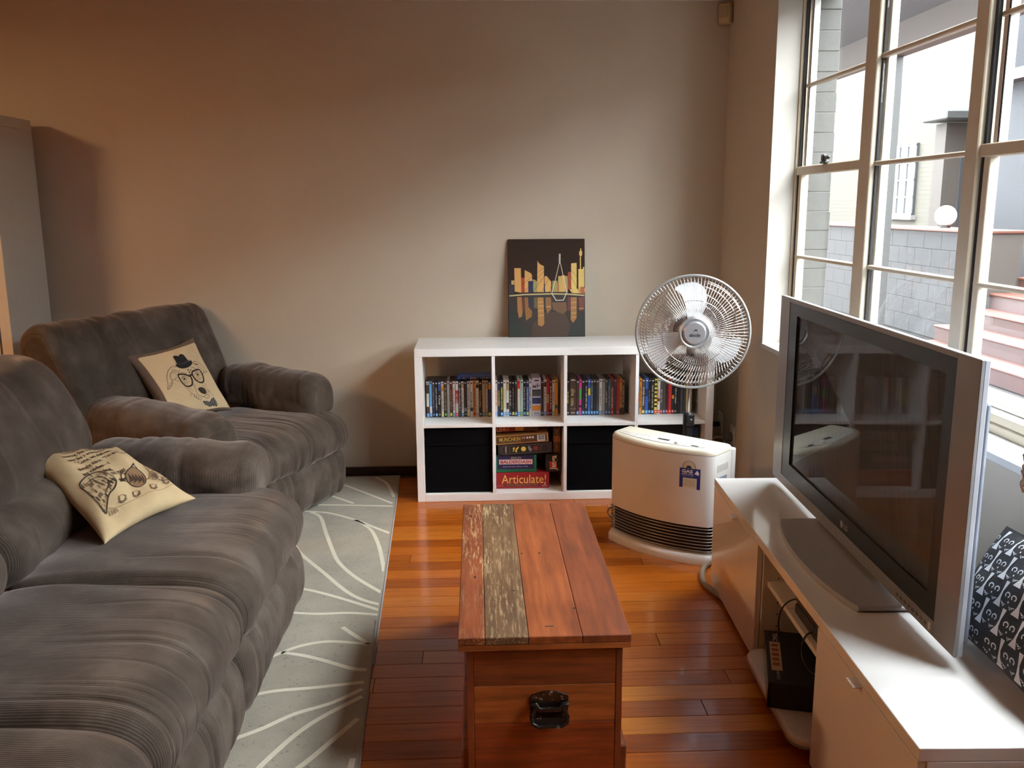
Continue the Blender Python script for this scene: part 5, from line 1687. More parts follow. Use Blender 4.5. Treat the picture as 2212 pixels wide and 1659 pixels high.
# ------------------------------------------------------------ corduroy upholstery
def corduroy():
    N = NT('brown_corduroy')
    tc = N.n('ShaderNodeTexCoord')
    mp = N.n('ShaderNodeMapping'); mp.inputs['Scale'].default_value = (1, 1, 1)
    N.l(tc.outputs['UV'], mp.inputs['Vector'])
    wv = N.n('ShaderNodeTexWave', wave_type='BANDS', bands_direction='X', wave_profile='SIN')
    wv.inputs['Scale'].default_value = 60.0
    wv.inputs['Distortion'].default_value = 0.25
    wv.inputs['Detail'].default_value = 1.0
    N.l(mp.outputs['Vector'], wv.inputs['Vector'])
    v = N.coords('Object', (1, 1, 1))
    n1 = N.noise(v, 4.5, 6, 0.6)
    n2 = N.noise(N.coords('Object', (2.4, 3.2, 3)), 4.0, 6, 0.62)
    nap = N.math('ADD', N.math('MULTIPLY', n1, 0.55), N.math('MULTIPLY', n2, 0.45))
    c = N.ramp(nap, [(0.33, (0.046, 0.035, 0.027, 1)), (0.50, (0.080, 0.062, 0.049, 1)), (0.66, (0.145, 0.118, 0.097, 1))])
    c = N.mix(c, N.ramp(wv.outputs['Fac'], [(0.0, (0.60, 0.58, 0.57, 1)), (0.55, (1.1, 1.1, 1.1, 1))]), 0.6, 'MULTIPLY')
    N.col(c)
    N.set(Roughness=0.92, Specular_IOR_Level=0.15, Sheen_Weight=0.65, Sheen_Roughness=0.35)
    N.p.inputs['Sheen Tint'].default_value = (0.62, 0.53, 0.50, 1)
    N.bump(wv.outputs['Fac'], 0.5, 0.0012)
    return N.m
M_CORD_ = corduroy()
def fix_normals(o):
    bm = bmesh.new(); bm.from_mesh(o.data)
    bmesh.ops.recalc_face_normals(bm, faces=bm.faces)
    bm.to_mesh(o.data); bm.free()
def cushion(name, parent, prof, c, L, R=0.06, n_lat=90, n_prof=84, pleats=None, lump=0.004, crown=0.0, axis='y', seed=0, win=None, flat=(1.0, 1.0), mat=None, sag=0.0, droop=0.0):
    """sweep a closed profile (forward, height) along a lateral axis centred at c; ends rounded by R.
    axis 'y': profile in x-z swept along y;  axis 'x': profile in y-z swept along x"""
    P = catmull(prof, n_prof)
    n = len(P)
    cen = (P.max(0)+P.min(0))/2
    half = (P.max(0)-P.min(0))/2
    T = np.roll(P, -1, 0)-np.roll(P, 1, 0)
    T /= np.linalg.norm(T, axis=1)[:, None]+1e-9
    area = np.sum(P[:, 0]*np.roll(P[:, 1], -1)-np.roll(P[:, 0], -1)*P[:, 1])
    Nn = np.stack([T[:, 1], -T[:, 0]], 1)*(1 if area > 0 else -1)
    seg = np.linalg.norm(np.roll(P, -1, 0)-P, axis=1)
    arc = np.concatenate([[0], np.cumsum(seg)[:-1]])
    rs = np.random.RandomState(seed)
    ph = rs.uniform(0, 6.28, 8)
    lat = []
    for i in range(n_lat+1):
        t = -1+2*i/n_lat
        lat.append(np.sign(t)*(abs(t)**0.92)*L/2)
    # extra density in the rounded ends
    lat = sorted(set([round(x, 5) for x in lat]+[round(s*(L/2-R*(1-sin(a))), 5) for s in (-1, 1) for a in np.linspace(0, PI/2, 8)]))
    rows, uvs = [], []
    for y in lat:
        d = max(0.0, abs(y)-(L/2-R))
        k = R-math.sqrt(max(0, R*R-d*d))
        sc = (half-k*np.array(flat))/half
        sc = np.maximum(sc, 0.02)
        Q = cen+(P-cen)*sc
        disp = np.zeros(n)
        for q in range(4):
            disp += lump/4*np.sin(ph[q]+(q+1.3)*9*y+arc*(5+3*q)+ph[q+4])
        if crown:
            disp += crown*(1-(y/(L/2))**2)*np.clip(Nn[:, 1], 0, 1)
        if sag:
            disp -= sag*np.exp(-(y/(L*0.28))**2)*np.clip(Nn[:, 1], 0, 1)*np.exp(-((P[:, 0]-cen[0])/(half[0]*0.6))**2)
        if pleats:
            for (py_, w, dep, dr) in pleats:
                yy = y-(py_+dr*(arc-arc.mean()))
                g = np.exp(-(yy/w)**2)
                disp -= dep*g*win(P)
        Q = Q+Nn*disp[:, None]
        dz = -droop*max(0.0, (y/L+0.5))**2
        if axis == 'y':
            rows.append([(c[0]+a, c[1]+y, c[2]+b) for a, b in Q])
        else:
            rows.append([(c[0]+y, c[1]+a, c[2]+b+dz) for a, b in Q])
        uvs.append([(y, ar) for ar in arc])
    mb = MB()
    mb.grid(rows, uv=uvs, wrap_j=True)
    for e, ri in ((0, rows[0]), (1, rows[-1])):
        o = len(mb.v)
        m = np.mean(np.array(ri), axis=0)
        mb.v.append(tuple(m))
        mb.uv[o] = (lat[0 if e == 0 else -1], 0)
        base = 0 if e == 0 else (len(rows)-1)*n
        for j in range(n):
            mb.f.append((o, base+j, base+(j+1) % n))
            mb.mi.append(0)
    ob = mb.build(name, mat or M_CORD_, parent, 180)
    fix_normals(ob)
    return ob
def rand_pleats(seed, L, n, dep=0.0030, w=0.006, drift=0.05, lo=-0.46, hi=0.46):
    r = random.Random(seed)
    return [(r.uniform(lo, hi)*L, w*r.uniform(0.6, 1.5), dep*r.uniform(0.35, 1.25), r.uniform(-drift, drift)) for _ in range(n)]
def win_front(x0, x1, zmin=-9):
    def f(P):
        return np.clip((P[:, 0]-x0)/(x1-x0), 0, 1)**1.2*(P[:, 1] > zmin)
    return f
SEAT = [(-0.98, 0.27), (-0.985, 0.38), (-0.97, 0.44), (-0.85, 0.462), (-0.68, 0.464), (-0.52, 0.463), (-0.42, 0.450), (-0.355, 0.412), (-0.328, 0.36), (-0.330, 0.31), (-0.352, 0.272), (-0.42, 0.255), (-0.7, 0.255)]
ROLL = [(-0.50, 0.262), (-0.42, 0.272), (-0.372, 0.258), (-0.342, 0.215), (-0.333, 0.15), (-0.338, 0.085), (-0.36, 0.035), (-0.40, 0.026), (-0.47, 0.028), (-0.52, 0.12)]
BACKU = [(-1.30, 0.50), (-1.38, 0.62), (-1.405, 0.78), (-1.385, 0.90), (-1.32, 0.955), (-1.235, 0.960), (-1.16, 0.915), (-1.095, 0.82), (-1.045, 0.71), (-1.035, 0.635), (-1.07, 0.575), (-1.16, 0.52)]
BACKL = [(-1.16, 0.40), (-1.03, 0.405), (-0.955, 0.44), (-0.930, 0.50), (-0.945, 0.565), (-1.0, 0.615), (-1.08, 0.625), (-1.2, 0.60), (-1.24, 0.5)]
sofa = thing('recliner_sofa', 'long brown corduroy recliner sofa with pleated seats', 'sofa', (-0.87, -2.3, 0.0))
ox, oy = 0.87, 2.3
def SP(prof, dx=0.0, dz=0.0):
    return [(a+ox+dx, b+dz) for a, b in prof]
for i, (ya, yb) in enumerate(((-1.995, -1.135), (-2.675, -1.985), (-3.45, -2.665))):
    L = yb-ya+0.012
    cy = (ya+yb)/2+oy
    cushion('seat', sofa, SP(SEAT, 0, 0.004*i), (0, cy, 0), L, 0.075, 150, 96, rand_pleats(10+i, L, 17, dep=0.0048, w=0.0045), 0.006, 0.012, seed=i, win=win_front(0.14, 0.46), sag=0.008)
    cushion('footrest', sofa, SP(ROLL), (0, cy, 0), L-0.01, 0.08, 130, 64, rand_pleats(20+i, L, 18, dep=0.006, w=0.008), 0.005, 0, seed=5+i, win=win_front(0.40, 0.5))
    ua = -1.16 if i == 0 else yb
    Lb = ua-ya
    cb_ = (ua+ya)/2+oy
    cushion('back_cushion', sofa, SP(BACKU), (0, cb_, 0), Lb+0.01, 0.085, 80, 84, rand_pleats(30+i, Lb, 10, dep=0.003), 0.008, 0.0, seed=9+i, win=lambda P: np.ones(len(P)))
    cushion('lumbar_cushion', sofa, SP(BACKL), (0, cb_, 0), Lb, 0.07, 80, 70, rand_pleats(40+i, Lb, 10, dep=0.003), 0.007, 0.0, seed=13+i, win=lambda P: np.ones(len(P)))
def arm_prof(w, z0, z1):
    h = z1-z0
    return [(-w/2, z0+h*0.40), (-w/2*0.97, z0+h*0.66), (-w/2*0.74, z0+h*0.90), (-w/2*0.36, z0+h*0.985), (0, z1), (w/2*0.36, z0+h*0.985), (w/2*0.74, z0+h*0.90), (w/2*0.97, z0+h*0.66), (w/2, z0+h*0.40), (w/2*0.92, z0+h*0.08), (w/2*0.5, z0), (-w/2*0.5, z0), (-w/2*0.92, z0+h*0.08)]
def arm(parent, cx, cy, L, w, z0, z1, seed, nm='armrest', droop=0.0):
    # fabric arm pillow, tapering to its front
    return cushion(nm, parent, arm_prof(w, z0, z1), (cx, cy, 0), L, 0.075, 90, 60, rand_pleats(seed, L, 8, dep=0.004, w=0.012, drift=0.15), 0.008, 0.0, axis='x', seed=seed, win=lambda P: np.ones(len(P)), flat=(0.72, 0.62), droop=droop)
arm(sofa, -0.79+ox, -1.115+oy, 0.62, 0.315, 0.430, 0.628, 51, droop=0.035)
arm(sofa, -0.79+ox, -3.60+oy, 0.62, 0.30, 0.430, 0.628, 52, droop=0.035)
def panel(parent, x0, x1, y0, y1, z0, z1, nm, bev=0.03):
    mb = MB().box(x0, x1, y0, y1, z0, z1)
    o = mb.build(nm, M_CORD_, parent, 180)
    bm = bmesh.new(); bm.from_mesh(o.data)
    bmesh.ops.bevel(bm, geom=list(bm.edges), offset=bev, segments=4, affect='EDGES', profile=0.5)
    uvl = bm.loops.layers.uv.new('UVMap')
    for f in bm.faces:
        for l in f.loops:
            l[uvl].uv = (l.vert.co.x+l.vert.co.y, l.vert.co.z)
        f.smooth = True
    bm.to_mesh(o.data); bm.free()
    return o
panel(sofa, -1.25+ox, -0.50+ox, -1.13+oy, -0.985+oy, 0.017, 0.50, 'arm_side')
panel(sofa, -1.25+ox, -0.50+ox, -3.73+oy, -3.47+oy, 0.017, 0.50, 'arm_side')
panel(sofa, -1.38+ox, -0.45+ox, -3.44+oy, -1.15+oy, 0.017, 0.30, 'base_frame', 0.02)

# ------------------------------------------------------------ recliner armchair (turned towards the room)
CA = math.radians(-22.5)
chair = thing('recliner_armchair', 'wide brown corduroy recliner armchair in the corner by the back wall', 'armchair', (-1.0, -0.05, 0.0), CA)
KX = 0.885
def CPf(prof, dx=0.0, dz=0.0):
    return [(a+KX+dx, b+dz) for a, b in prof]
cushion('seat', chair, CPf(SEAT, 0.0, -0.012), (0, -0.035, 0), 0.93, 0.08, 150, 96, rand_pleats(61, 0.93, 26, dep=0.007, w=0.007), 0.006, 0.012, seed=31, win=win_front(0.0, 0.42), sag=0.006)
cushion('footrest', chair, CPf(ROLL, -0.022, 0.0), (0, -0.035, 0), 0.92, 0.07, 130, 64, rand_pleats(62, 0.92, 20, dep=0.007, w=0.009), 0.005, 0, seed=33, win=win_front(0.40, 0.5))
CBACK = [(-0.25, 0.42), (-0.14, 0.45), (-0.125, 0.52), (-0.14, 0.62), (-0.185, 0.75), (-0.245, 0.88), (-0.285, 0.945), (-0.335, 0.968), (-0.40, 0.955), (-0.455, 0.90), (-0.46, 0.78), (-0.42, 0.60), (-0.36, 0.45)]
cushion('back_cushion', chair, CBACK, (0, -0.11, 0), 1.015, 0.055, 110, 96, rand_pleats(63, 1.0, 22, dep=0.004, w=0.012, drift=0.4), 0.006, 0.0, seed=35, win=lambda P: np.clip((P[:, 1]-0.72)/0.2, 0, 1))
arm(chair, 0.10, -0.455, 0.70, 0.29, 0.455, 0.645, 71, droop=0.06)
arm(chair, 0.155, 0.365, 0.55, 0.255, 0.455, 0.665, 72, droop=0.05)
panel(chair, -0.30, 0.36, -0.57, -0.42, 0.012, 0.50, 'arm_side')
panel(chair, -0.05, 0.36, 0.36, 0.455, 0.012, 0.50, 'arm_side')
panel(chair, -0.44, 0.42, -0.44, 0.37, 0.012, 0.30, 'base_frame', 0.02)

# ------------------------------------------------------------ pillows
class Pillow:
    """corner points: TL, TR, BR, BL; bulging both ways"""
    def __init__(self, TL, TR, BR, BL, T, pinch=0.05, seed=0, wr=0.003, facing=None):
        self.c = [Vector(p) for p in (TL, TR, BR, BL)]
        self.T, self.pinch = T, pinch
        d1 = (self.c[1]-self.c[3]); d2 = (self.c[0]-self.c[2])
        self.n = d1.cross(d2).normalized()
        if facing is not None and self.n.dot(Vector(facing)) < 0:
            self.n = -self.n
        self.wr = wr
        r = random.Random(seed)
        self.ph = [r.uniform(0, 6) for _ in range(6)]
    def at(self, u, v, side=1, off=0.0):
        """u right 0..1, v up 0..1"""
        pu = u+self.pinch*(1-2*u)*0.5*(4*v*(1-v))*(abs(2*u-1)**2)
        pv = v+self.pinch*(1-2*v)*0.5*(4*u*(1-u))*(abs(2*v-1)**2)
        TL, TR, BR, BL = self.c
        p = (TL*(1-pu)+TR*pu)*pv+(BL*(1-pu)+BR*pu)*(1-pv)
        e = max(0.0, 4*u*(1-u))*max(0.0, 4*v*(1-v))
        h = self.T*e**0.42
        w = self.wr*(sin(self.ph[0]+11*u+7*v)+sin(self.ph[1]-9*u+13*v)+0.6*sin(self.ph[2]+23*u-5*v))*e**0.3
        return p+self.n*(side*(h+0.0)+w*(1 if side > 0 else 0.3)+off*side)
    def build(self, name, mat, parent, mat2=None, n=56):
        mb = MB()
        for side in (1, -1):
            rows = []
            for i in range(n+1):
                u = 0.5-0.5*cos(PI*i/n)
                rows.append([self.at(u, 0.5-0.5*cos(PI*j/n), side) for j in range(n+1)])
            if side < 0:
                rows = rows[::-1]
            mb.grid(rows, m=0 if (side > 0 or not mat2) else 1)
        o = mb.build(name, [mat]+([mat2] if mat2 else []), parent, 180, world=True)
        bm = bmesh.new(); bm.from_mesh(o.data)
        bmesh.ops.remove_doubles(bm, verts=bm.verts, dist=1e-5)
        bmesh.ops.recalc_face_normals(bm, faces=bm.faces)
        bm.to_mesh(o.data); bm.free()
        return o
    def print_poly(self, mb, poly, m=0, off=0.0008, step=0.03):
        v_, f_ = poly_fill(poly, step)
        mb.add([self.at(min(1, max(0, a)), min(1, max(0, b)), 1, off) for a, b in v_], f_, m)
    def print_line(self, mb, pts, w, m=0, off=0.0010, closed=False):
        v_, f_ = ribbon(pts, w, 0.03, closed)
        mb.add([self.at(min(1, max(0, a)), min(1, max(0, b)), 1, off) for a, b in v_], f_, m)
    def print_text(self, mb, s, cx, cy, w, h, rot=0.0, m=0, off=0.0010, bold=0.0):
        vs, fs, tw, th = text2d(s, bold)
        out = []
        for x, y in vs:
            x, y = x*w/tw, y*h/th
            a, b = cx+x*cos(rot)-y*sin(rot), cy+x*sin(rot)+y*cos(rot)
            out.append(self.at(min(1, max(0, a)), min(1, max(0, b)), 1, off))
        mb.add(out, fs, m)
M_LINEN = pm('natural_linen', S(206, 180, 142), 0.9, var=0.06, vscale=120, bump=0.3, bscale=600)
M_CALICO = pm('calico_cotton', S(204, 180, 140), 0.9, var=0.05, vscale=30, bump=0.25, bscale=500)
M_PILG = pm('taupe_pillow_back', S(104, 88, 76), 0.9, var=0.08, vscale=60, bump=0.3, bscale=500)
INK = kmat(52, 36, 28, 0.85, 'ink')
INKB = kmat(18, 17, 20, 0.85, 'ink')
INKB2 = kmat(44, 42, 46, 0.85, 'ink')
# dog pillow
TLp, TRp, BRp = Vector((-1.304, -0.205, 0.79)), Vector((-1.085, 0.120, 0.825)), Vector((-0.895, 0.03, 0.475))
BLp = TLp+(BRp-TRp)+Vector((0.02, 0.02, 0.02))
dp = thing('scatter_pillow', 'cream pillow printed with a dog in glasses and hat', 'pillow', tuple((TLp+TRp+BRp+BLp)/4-Vector((0, 0, 0.16))))
Pd = Pillow(TLp, TRp, BRp, BLp, 0.058, 0.13, 3, 0.0025, facing=(0.8, -0.5, 0.3))
Pd.build('cover', M_PILG, dp)
# photo crop coordinates -> pillow (u, v)
QD = [np.array(p, float) for p in ((85, 420), (1420, 85), (2140, 1480), (800, 1830))]     # TL TR BR BL
def inv_bilin(q, Q):
    TL, TR, BR, BL = Q
    u = v = 0.5
    for _ in range(12):
        p = (TL*(1-u)+TR*u)*v+(BL*(1-u)+BR*u)*(1-v)
        du = (TR-TL)*v+(BR-BL)*(1-v)
        dv = (TL*(1-u)+TR*u)-(BL*(1-u)+BR*u)
        r = np.array(q)-p
        det = du[0]*dv[1]-du[1]*dv[0]
        u += (r[0]*dv[1]-r[1]*dv[0])/det
        v += (du[0]*r[1]-du[1]*r[0])/det
    return (u, v)
def D(pts):
    return [inv_bilin(p, QD) for p in pts]
mb = MB()
Pd.print_poly(mb, [(0.085, 0.03), (0.97, 0.03), (0.975, 0.90), (0.95, 0.925), (0.11, 0.915), (0.085, 0.89)], 0, 0.0012, 0.045)
mb.build('linen_panel', M_LINEN, dp, 180, world=True)
pr = MB()
PL = [INK, INKB, INKB2, M_LINEN]
def dl(pts, w=0.0055, m=0, closed=False, smooth=True, off=0.0022):
    q = D(pts)
    if smooth and len(q) > 2:
        q = [tuple(x) for x in catmull(q, 6*len(q), closed)]
    Pd.print_line(pr, q, w, m, off, closed)
def dpoly(pts, m=0, off=0.0022, smooth=True):
    q = D(pts)
    if smooth:
        q = [tuple(x) for x in catmull(q, 5*len(q), True)]
    Pd.print_poly(pr, q, m, off, 0.03)
dpoly([(890, 540), (895, 512), (930, 505), (965, 512), (990, 522), (1008, 492), (1040, 480), (1075, 490), (1100, 520), (1140, 585), (1172, 640), (1165, 675), (1060, 695), (955, 685), (925, 620)], 1)
dpoly([(918, 715), (960, 690), (1060, 690), (1170, 640), (1225, 620), (1255, 655), (1240, 700), (1170, 755), (1060, 780), (970, 765)], 1, 0.0024)
dpoly([(960, 672), (1060, 668), (1150, 610), (1180, 640), (1165, 665), (1060, 705), (965, 705)], 2, 0.0028)
dl([(930, 750), (850, 745), (780, 800), (740, 880), (722, 980), (730, 1080), (715, 1165)])
dl([(715, 1165), (760, 1150), (800, 1100), (822, 1030), (800, 990), (785, 930), (820, 860), (880, 835), (945, 835)])
dl([(745, 1130), (790, 1060), (805, 1030)], 0.004); dl([(800, 1000), (870, 1005), (960, 1045)], 0.004); dl([(820, 820), (870, 800), (920, 815)], 0.004)
dl([(850, 880), (890, 870), (910, 900)], 0.004); dl([(870, 1000), (900, 960), (930, 985)], 0.004)
dl([(990, 810), (960, 850), (945, 900)], 0.005); dl([(985, 860), (1060, 855), (1120, 880)], 0.004)
dl([(1260, 690), (1300, 640), (1380, 632), (1460, 680), (1530, 750), (1595, 815)])
dl([(1595, 815), (1540, 830), (1495, 800), (1440, 760), (1360, 735)], 0.005); dl([(1290, 690), (1340, 680), (1400, 700)], 0.009); dl([(1320, 715), (1380, 680)], 0.007)
dl([(1460, 880), (1490, 850), (1500, 805)], 0.005); dl([(1500, 840), (1550, 850), (1580, 835)], 0.004)
dl([(1215, 755), (1300, 770), (1370, 800)], 0.0045)
dl([(1130, 800), (1165, 830), (1180, 870)], 0.006); dl([(1230, 790), (1190, 830), (1185, 870)], 0.006); dl([(1150, 790), (1170, 810)], 0.01)
dl([(950, 905), (1060, 888), (1160, 915), (1210, 960), (1220, 1060), (1180, 1110), (1090, 1115), (1010, 1050), (960, 970)], 0.021, 0, True)
dl([(1235, 850), (1310, 810), (1390, 795), (1440, 850), (1465, 950), (1450, 1030), (1370, 1045), (1300, 1000), (1250, 930)], 0.021, 0, True)
dl([(1165, 920), (1205, 905), (1240, 890)], 0.026)
for ex_, ey_, r in ((1068, 975, 45), (1345, 895, 42)):
    dl([(ex_+r*cos(a)*0.95, ey_+r*sin(a)) for a in [2*PI*i/12 for i in range(12)]], 0.0045, 0, True)
    dpoly([(ex_+r*0.5*cos(a), ey_+r*0.5*sin(a)) for a in [2*PI*i/8 for i in range(8)]], 1)
    dl([(ex_-70, ey_+5), (ex_-20, ey_-55), (ex_+60, ey_-40), (ex_+85, ey_+10)], 0.0045)
    dl([(ex_-60, ey_+40), (ex_, ey_+75), (ex_+90, ey_+55)], 0.004); dl([(ex_-20, ey_+90), (ex_+60, ey_+100)], 0.0035)
dpoly([(1320, 1180), (1355, 1145), (1420, 1140), (1475, 1170), (1505, 1220), (1495, 1262), (1440, 1270), (1370, 1245)], 0)
dl([(1060, 1120), (1130, 1200), (1200, 1270), (1290, 1350), (1370, 1400)], 0.0045); dl([(1240, 1080), (1260, 1160), (1290, 1250), (1340, 1300), (1420, 1325), (1480, 1300)], 0.0045)
dl([(1420, 1090), (1480, 1160), (1530, 1230), (1560, 1270)], 0.0045); dl([(1480, 1050), (1510, 1130), (1560, 1190), (1690, 1285)], 0.004)
dl([(1420, 1325), (1500, 1345), (1560, 1330), (1585, 1285), (1540, 1270), (1480, 1300)], 0.005)
for a, b in (((1200, 1250), (1150, 1315)), ((1255, 1270), (1225, 1340)), ((1290, 1290), (1270, 1370)), ((1330, 1310), (1320, 1390)), ((1370, 1330), (1380, 1400)), ((1110, 1150), (1180, 1160)), ((1170, 1195), (1220, 1210)), ((1250, 980), (1300, 1030)), ((1260, 1110), (1280, 1100)), ((1520, 1180), (1600, 1190)), ((1540, 1220), (1610, 1215))):
    dl([a, b], 0.0038, smooth=False)
pr.build('dog_drawing', PL, dp, 180, world=True)
# chequered bow tie
bt = MB()
bow = D([(1425, 1415), (1480, 1405), (1590, 1410), (1630, 1350), (1675, 1310), (1730, 1360), (1780, 1440), (1775, 1500), (1680, 1490), (1615, 1520), (1500, 1490), (1440, 1450)])
Pd.print_poly(bt, bow, 0, 0.0022, 0.02)
bb_ = np.array(bow)
def in_poly(q, P):
    c = False
    for i in range(len(P)):
        a, b = P[i], P[(i+1) % len(P)]
        if (a[1] > q[1]) != (b[1] > q[1]) and q[0] < (b[0]-a[0])*(q[1]-a[1])/(b[1]-a[1])+a[0]:
            c = not c
    return c
stp = 0.017
for i in range(20):
    for j in range(20):
        cx, cy = bb_[:, 0].min()+i*stp, bb_[:, 1].min()+j*stp
        if (i+j) % 2 == 0 and in_poly((cx, cy), bow):
            Pd.print_poly(bt, [(cx-stp*.4, cy), (cx, cy-stp*.4), (cx+stp*.4, cy), (cx, cy+stp*.4)], 1, 0.0027, 0.05)
bt.build('bow_tie_print', [INKB, kmat(226, 220, 206, 0.85, 'ink')], dp, 180, world=True)

# story pillow on the sofa
A_, B_p, C_p, D_p = Vector((-1.125, -1.52, 0.690)), Vector((-0.915, -1.315, 0.655)), Vector((-0.628, -1.425, 0.505)), Vector((-0.795, -1.755, 0.477))
sp = thing('scatter_pillow', 'calico pillow printed with story text and a tea table', 'pillow', tuple((A_+B_p+C_p+D_p)/4-Vector((0, 0, 0.09))))
Ps = Pillow(A_, B_p, C_p, D_p, 0.050, 0.12, 8, 0.0050, facing=(0.5, -0.3, 1))
Ps.build('cover', M_CALICO, sp)
QS = [np.array(p, float) for p in ((35, 120), (1330, 110), (2175, 670), (1040, 1240))]
def E_(pts):
    return [inv_bilin(p, QS) for p in pts]
txt = MB()
BROWN = kmat(70, 52, 36, 0.9, 'ink')
lines = [('The Hatter opened his eyes', 505, 222, 1060, 118), ('hearing this; but all he said was', 515, 305, 1250, 128), ('raven like a writing-desk?"', 570, 372, 1105, 190), ('" Come, we shall have some', 680, 390, 1290, 205), ('thought Alice.  "I\'m glad they\'ve', 700, 490, 1420, 225), ('ing riddles\u2014I', 760, 550, 1105, 410), ('aloud.', 1005, 530, 1125, 490), ('you mean', 1105, 575, 1300, 500), ('answer to it', 1190, 640, 1415, 520)]
for s, xa, ya, xb, yb in lines:
    (ua, va), (ub, vb) = E_([(xa, ya), (xb, yb)])
    w = math.hypot(ub-ua, vb-va)
    Ps.print_text(txt, s, (ua+ub)/2, (va+vb)/2, w, 0.047, math.atan2(vb-va, ub-ua), bold=0.018)
txt.build('story_lettering', BROWN, sp, 180, world=True)
pi = MB()
PI_M = [kmat(112, 92, 72, 0.9, 'ink'), kmat(56, 48, 44, 0.9, 'ink'), kmat(146, 114, 82, 0.9, 'ink'), kmat(184, 160, 124, 0.9, 'ink')]
def sp_poly(pts, m=0, off=0.0012, smooth=True):
    q = E_(pts)
    if smooth:
        q = [tuple(x) for x in catmull(q, 5*len(q), True)]
    q = [(min(0.985, max(0.015, a)), min(0.985, max(0.015, b))) for a, b in q]
    Ps.print_poly(pi, q, m, off, 0.03)
def sp_line(pts, w=0.006, m=0, closed=False):
    q = [tuple(x) for x in catmull(E_(pts), 6*len(pts), closed)]
    Ps.print_line(pi, q, w, m, 0.0022, closed)
# generic tea table: empty winged chair in line and hatching, teapot, folded cloth and cups
chair_o = [(695, 655), (760, 590), (850, 545), (960, 535), (1080, 590), (1150, 660), (1130, 740), (1060, 800), (1040, 900), (1025, 985), (940, 900), (800, 750)]
sp_line(chair_o, 0.010, 1, True)
sp_line([(790, 650), (880, 600), (980, 610), (1060, 680), (1020, 780)], 0.007, 1)
rh = random.Random(4)
cq = [tuple(p) for p in catmull(chair_o, 60)]
for _ in range(150):
    hx_, hy_ = rh.uniform(700, 1150), rh.uniform(540, 980)
    if in_poly((hx_, hy_), cq) and in_poly((hx_+40, hy_+34), cq):
        sp_line([(hx_, hy_), (hx_+20, hy_+14), (hx_+40, hy_+34)], rh.uniform(0.005, 0.011), rh.choice((0, 1, 1, 2)))
pot = [(1290, 560), (1330, 500), (1420, 470), (1510, 500), (1550, 570), (1520, 650), (1430, 690), (1330, 650)]
sp_poly(pot, 2)
sp_line(pot, 0.008, 1, True)
sp_line([(1370, 480), (1420, 440), (1470, 485)], 0.010, 1); sp_line([(1420, 440), (1425, 418)], 0.014, 1)
sp_line([(1545, 590), (1610, 560), (1640, 500), (1665, 490)], 0.016, 2); sp_line([(1300, 540), (1240, 540), (1235, 610), (1310, 630)], 0.009, 1)
for k in range(14):
    sp_line([(1330+k*14, 540+(k % 3)*14), (1340+k*14, 590), (1336+k*14, 640-(k % 4)*10)], 0.005, 1)
cl_o = [(1600, 400), (1690, 370), (1790, 460), (1860, 540), (1780, 590), (1690, 560), (1640, 500)]
sp_line(cl_o, 0.008, 1, True)
cq = [tuple(p) for p in catmull(cl_o, 50)]
for _ in range(70):
    hx_, hy_ = rh.uniform(1600, 1860), rh.uniform(370, 590)
    if in_poly((hx_, hy_), cq) and in_poly((hx_+24, hy_+30), cq):
        sp_line([(hx_, hy_), (hx_+14, hy_+14), (hx_+24, hy_+30)], 0.007, rh.choice((0, 1, 2)))
for cx, cy in ((1235, 850), (1410, 785), (1635, 685), (1820, 590), (1680, 550)):
    sp_line([(cx-45, cy-30), (cx-30, cy+15), (cx+25, cy+5), (cx+40, cy-40)], 0.009, 0)
    sp_line([(cx-45, cy-30), (cx, cy-45), (cx+40, cy-40)], 0.006, 2); sp_line([(cx-55, cy+22), (cx+5, cy+30), (cx+55, cy-10)], 0.008, 0)
sp_line([(1040, 930), (1250, 900), (1500, 800), (1750, 690), (1920, 590)], 0.005, 2)
for k in range(7):
    sp_line([(1060+k*16, 950-k*4), (1085+k*18, 1010-k*9)], 0.006, 3 if k % 2 else 0)
pi.build('tea_table_print', PI_M, sp, 180, world=True)

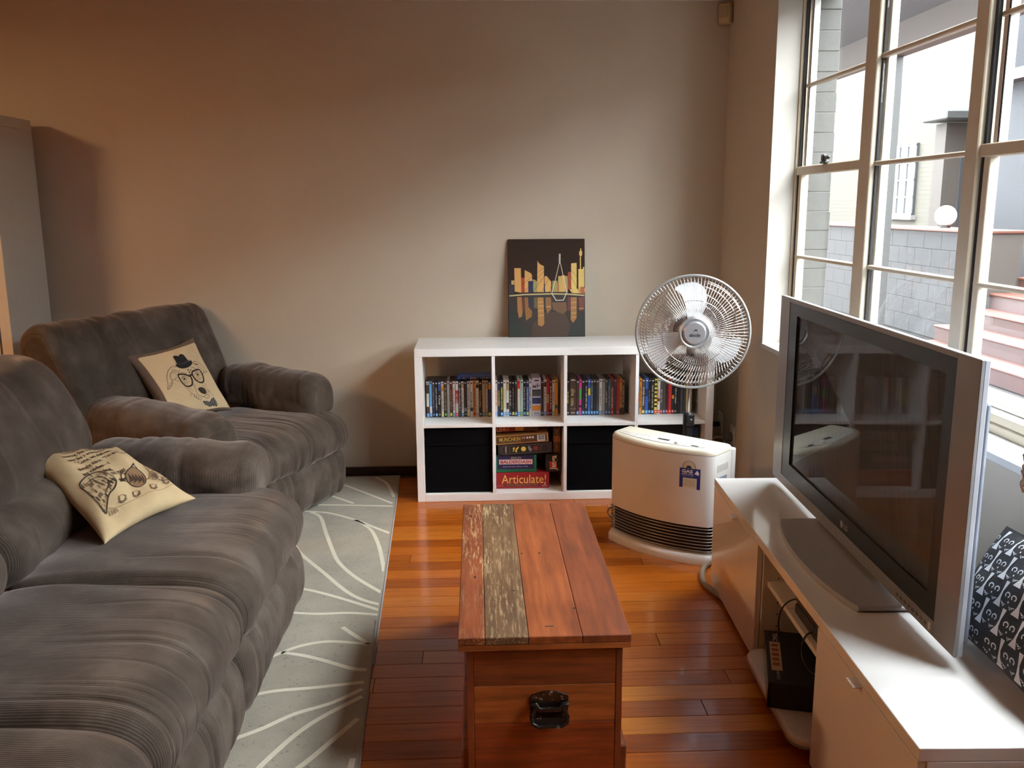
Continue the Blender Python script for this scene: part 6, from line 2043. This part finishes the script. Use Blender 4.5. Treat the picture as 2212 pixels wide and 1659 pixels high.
# cat cushion on the bench
ca = [Vector(p) for p in ((1.560, -2.315, 0.690), (1.560, -2.765, 0.735), (1.405, -2.775, 0.458), (1.430, -2.320, 0.458))]   # far top, near top, near bottom, far bottom
ct = thing('scatter_cushion', 'black cushion with a repeating white cat face print against the wall', 'cushion', tuple(sum(ca, Vector())/4-Vector((0, 0, 0.12))))
Pc = Pillow(ca[0], ca[1], ca[2], ca[3], 0.052, 0.05, 5, 0.002, facing=(-1, 0, 0.4))
Pc.build('cover', pm('black_cotton', S(24, 24, 30), 0.8, var=0.1, vscale=40), ct)
cm = MB()
WH = pm('white_print', (0.62, 0.63, 0.66, 1), 0.85, var=0.03)
rot = math.radians(2)
cell = 0.070
CLU, CLV = 0.45, 0.29
def cat_cell(cx, cy):
    def Rr(pts):
        return [(cx+(x*cos(rot)-y*sin(rot))*cell/CLU, cy+(x*sin(rot)+y*cos(rot))*cell/CLV) for x, y in pts]
    shapes = [[(0.40, 0.44), (0.60, 0.44), (0.53, 0.10), (0.56, -0.12), (0.70, -0.40), (0.30, -0.40), (0.44, -0.14), (0.46, 0.08)],
              disc2d(0.0, -0.13, 0.035, n=8)]
    for ex_ in (-0.17, 0.17):
        outer = [(ex_+0.135*cos(a), 0.06+0.10*sin(a)) for a in [math.radians(-60+t*30) for t in range(11)]]
        inner = [(ex_+0.085*cos(a), 0.06+0.055*sin(a)) for a in [math.radians(-60+t*30) for t in range(11)]]
        shapes.append(outer+inner[::-1])
    for k in range(3):
        for sg_ in (-1, 1):
            shapes.append([(sg_*(0.07+0.05*k), -0.21-0.015*k), (sg_*(0.20+0.07*k), -0.33+0.05*k), (sg_*(0.225+0.07*k), -0.30+0.055*k)])
    for s in shapes:
        q = Rr(s)
        if min(min(p) for p in q) < 0.015 or max(max(p) for p in q) > 0.985:
            continue
        Pc.print_poly(cm, q, 0, 0.0010, 0.05)
for i in range(-12, 13):
    for j in range(-14, 15):
        x, y = i*1.0+(0.5 if j % 2 else 0), j*0.80
        cx, cy = 0.5+(x*cos(rot)-y*sin(rot))*cell/CLU, 0.5+(x*sin(rot)+y*cos(rot))*cell/CLV
        if -0.05 < cx < 1.05 and -0.05 < cy < 1.05:
            cat_cell(cx, cy)
cm.build('cat_face_print', WH, ct, 180, world=True)

# floor lamp with droplets at the edge of view
fl = thing('floor_lamp', 'floor lamp with dark drum shade and clear droplet fringe', 'lamp', (1.40, -2.95, 0))
MB().lathe([(0.13, 0), (0.13, 0.015), (0.02, 0.025), (0.0, 0.025)], 32).build('base', M_DK, fl, 40)
MB().lathe([(0.01, 0.02), (0.01, 1.28)], 14).build('pole', M_DK, fl, 60)
RS = 0.185
mb = MB().lathe([(RS, 1.035), (RS, 1.32), (RS-0.004, 1.32), (RS-0.004, 1.035)], 48)
mb.build('shade', pm('dark_plum_shade', S(40, 36, 44), 0.8), fl, 40)
MB().box(-RS+0.003, RS-0.003, -0.003, 0.003, 1.27, 1.276).build('shade_spider', M_DK, fl)
Nd = NT('clear_droplet')
Nd.set(Roughness=0.05, IOR=1.45)
Nd.p.inputs['Transmission Weight'].default_value = 0.95
Nd.col((0.92, 0.93, 0.93, 1))
drop = None
rdp = random.Random(2)
for i in range(56):
    a = 2*PI*i/56
    for k in range(3):
        loc = ((RS-0.002)*cos(a+0.02*k), (RS-0.002)*sin(a+0.02*k), 1.022-0.024*k-rdp.uniform(0, 0.006))
        if drop is None:
            drop = MB().lathe([(0.0, 0.012), (0.004, 0.008), (0.0085, 0.0), (0.0065, -0.007), (0.0, -0.0095)], 10).build('droplet', Nd.m, fl, 180, loc=loc)
        else:
            share(drop, 'droplet', fl, loc)
# end
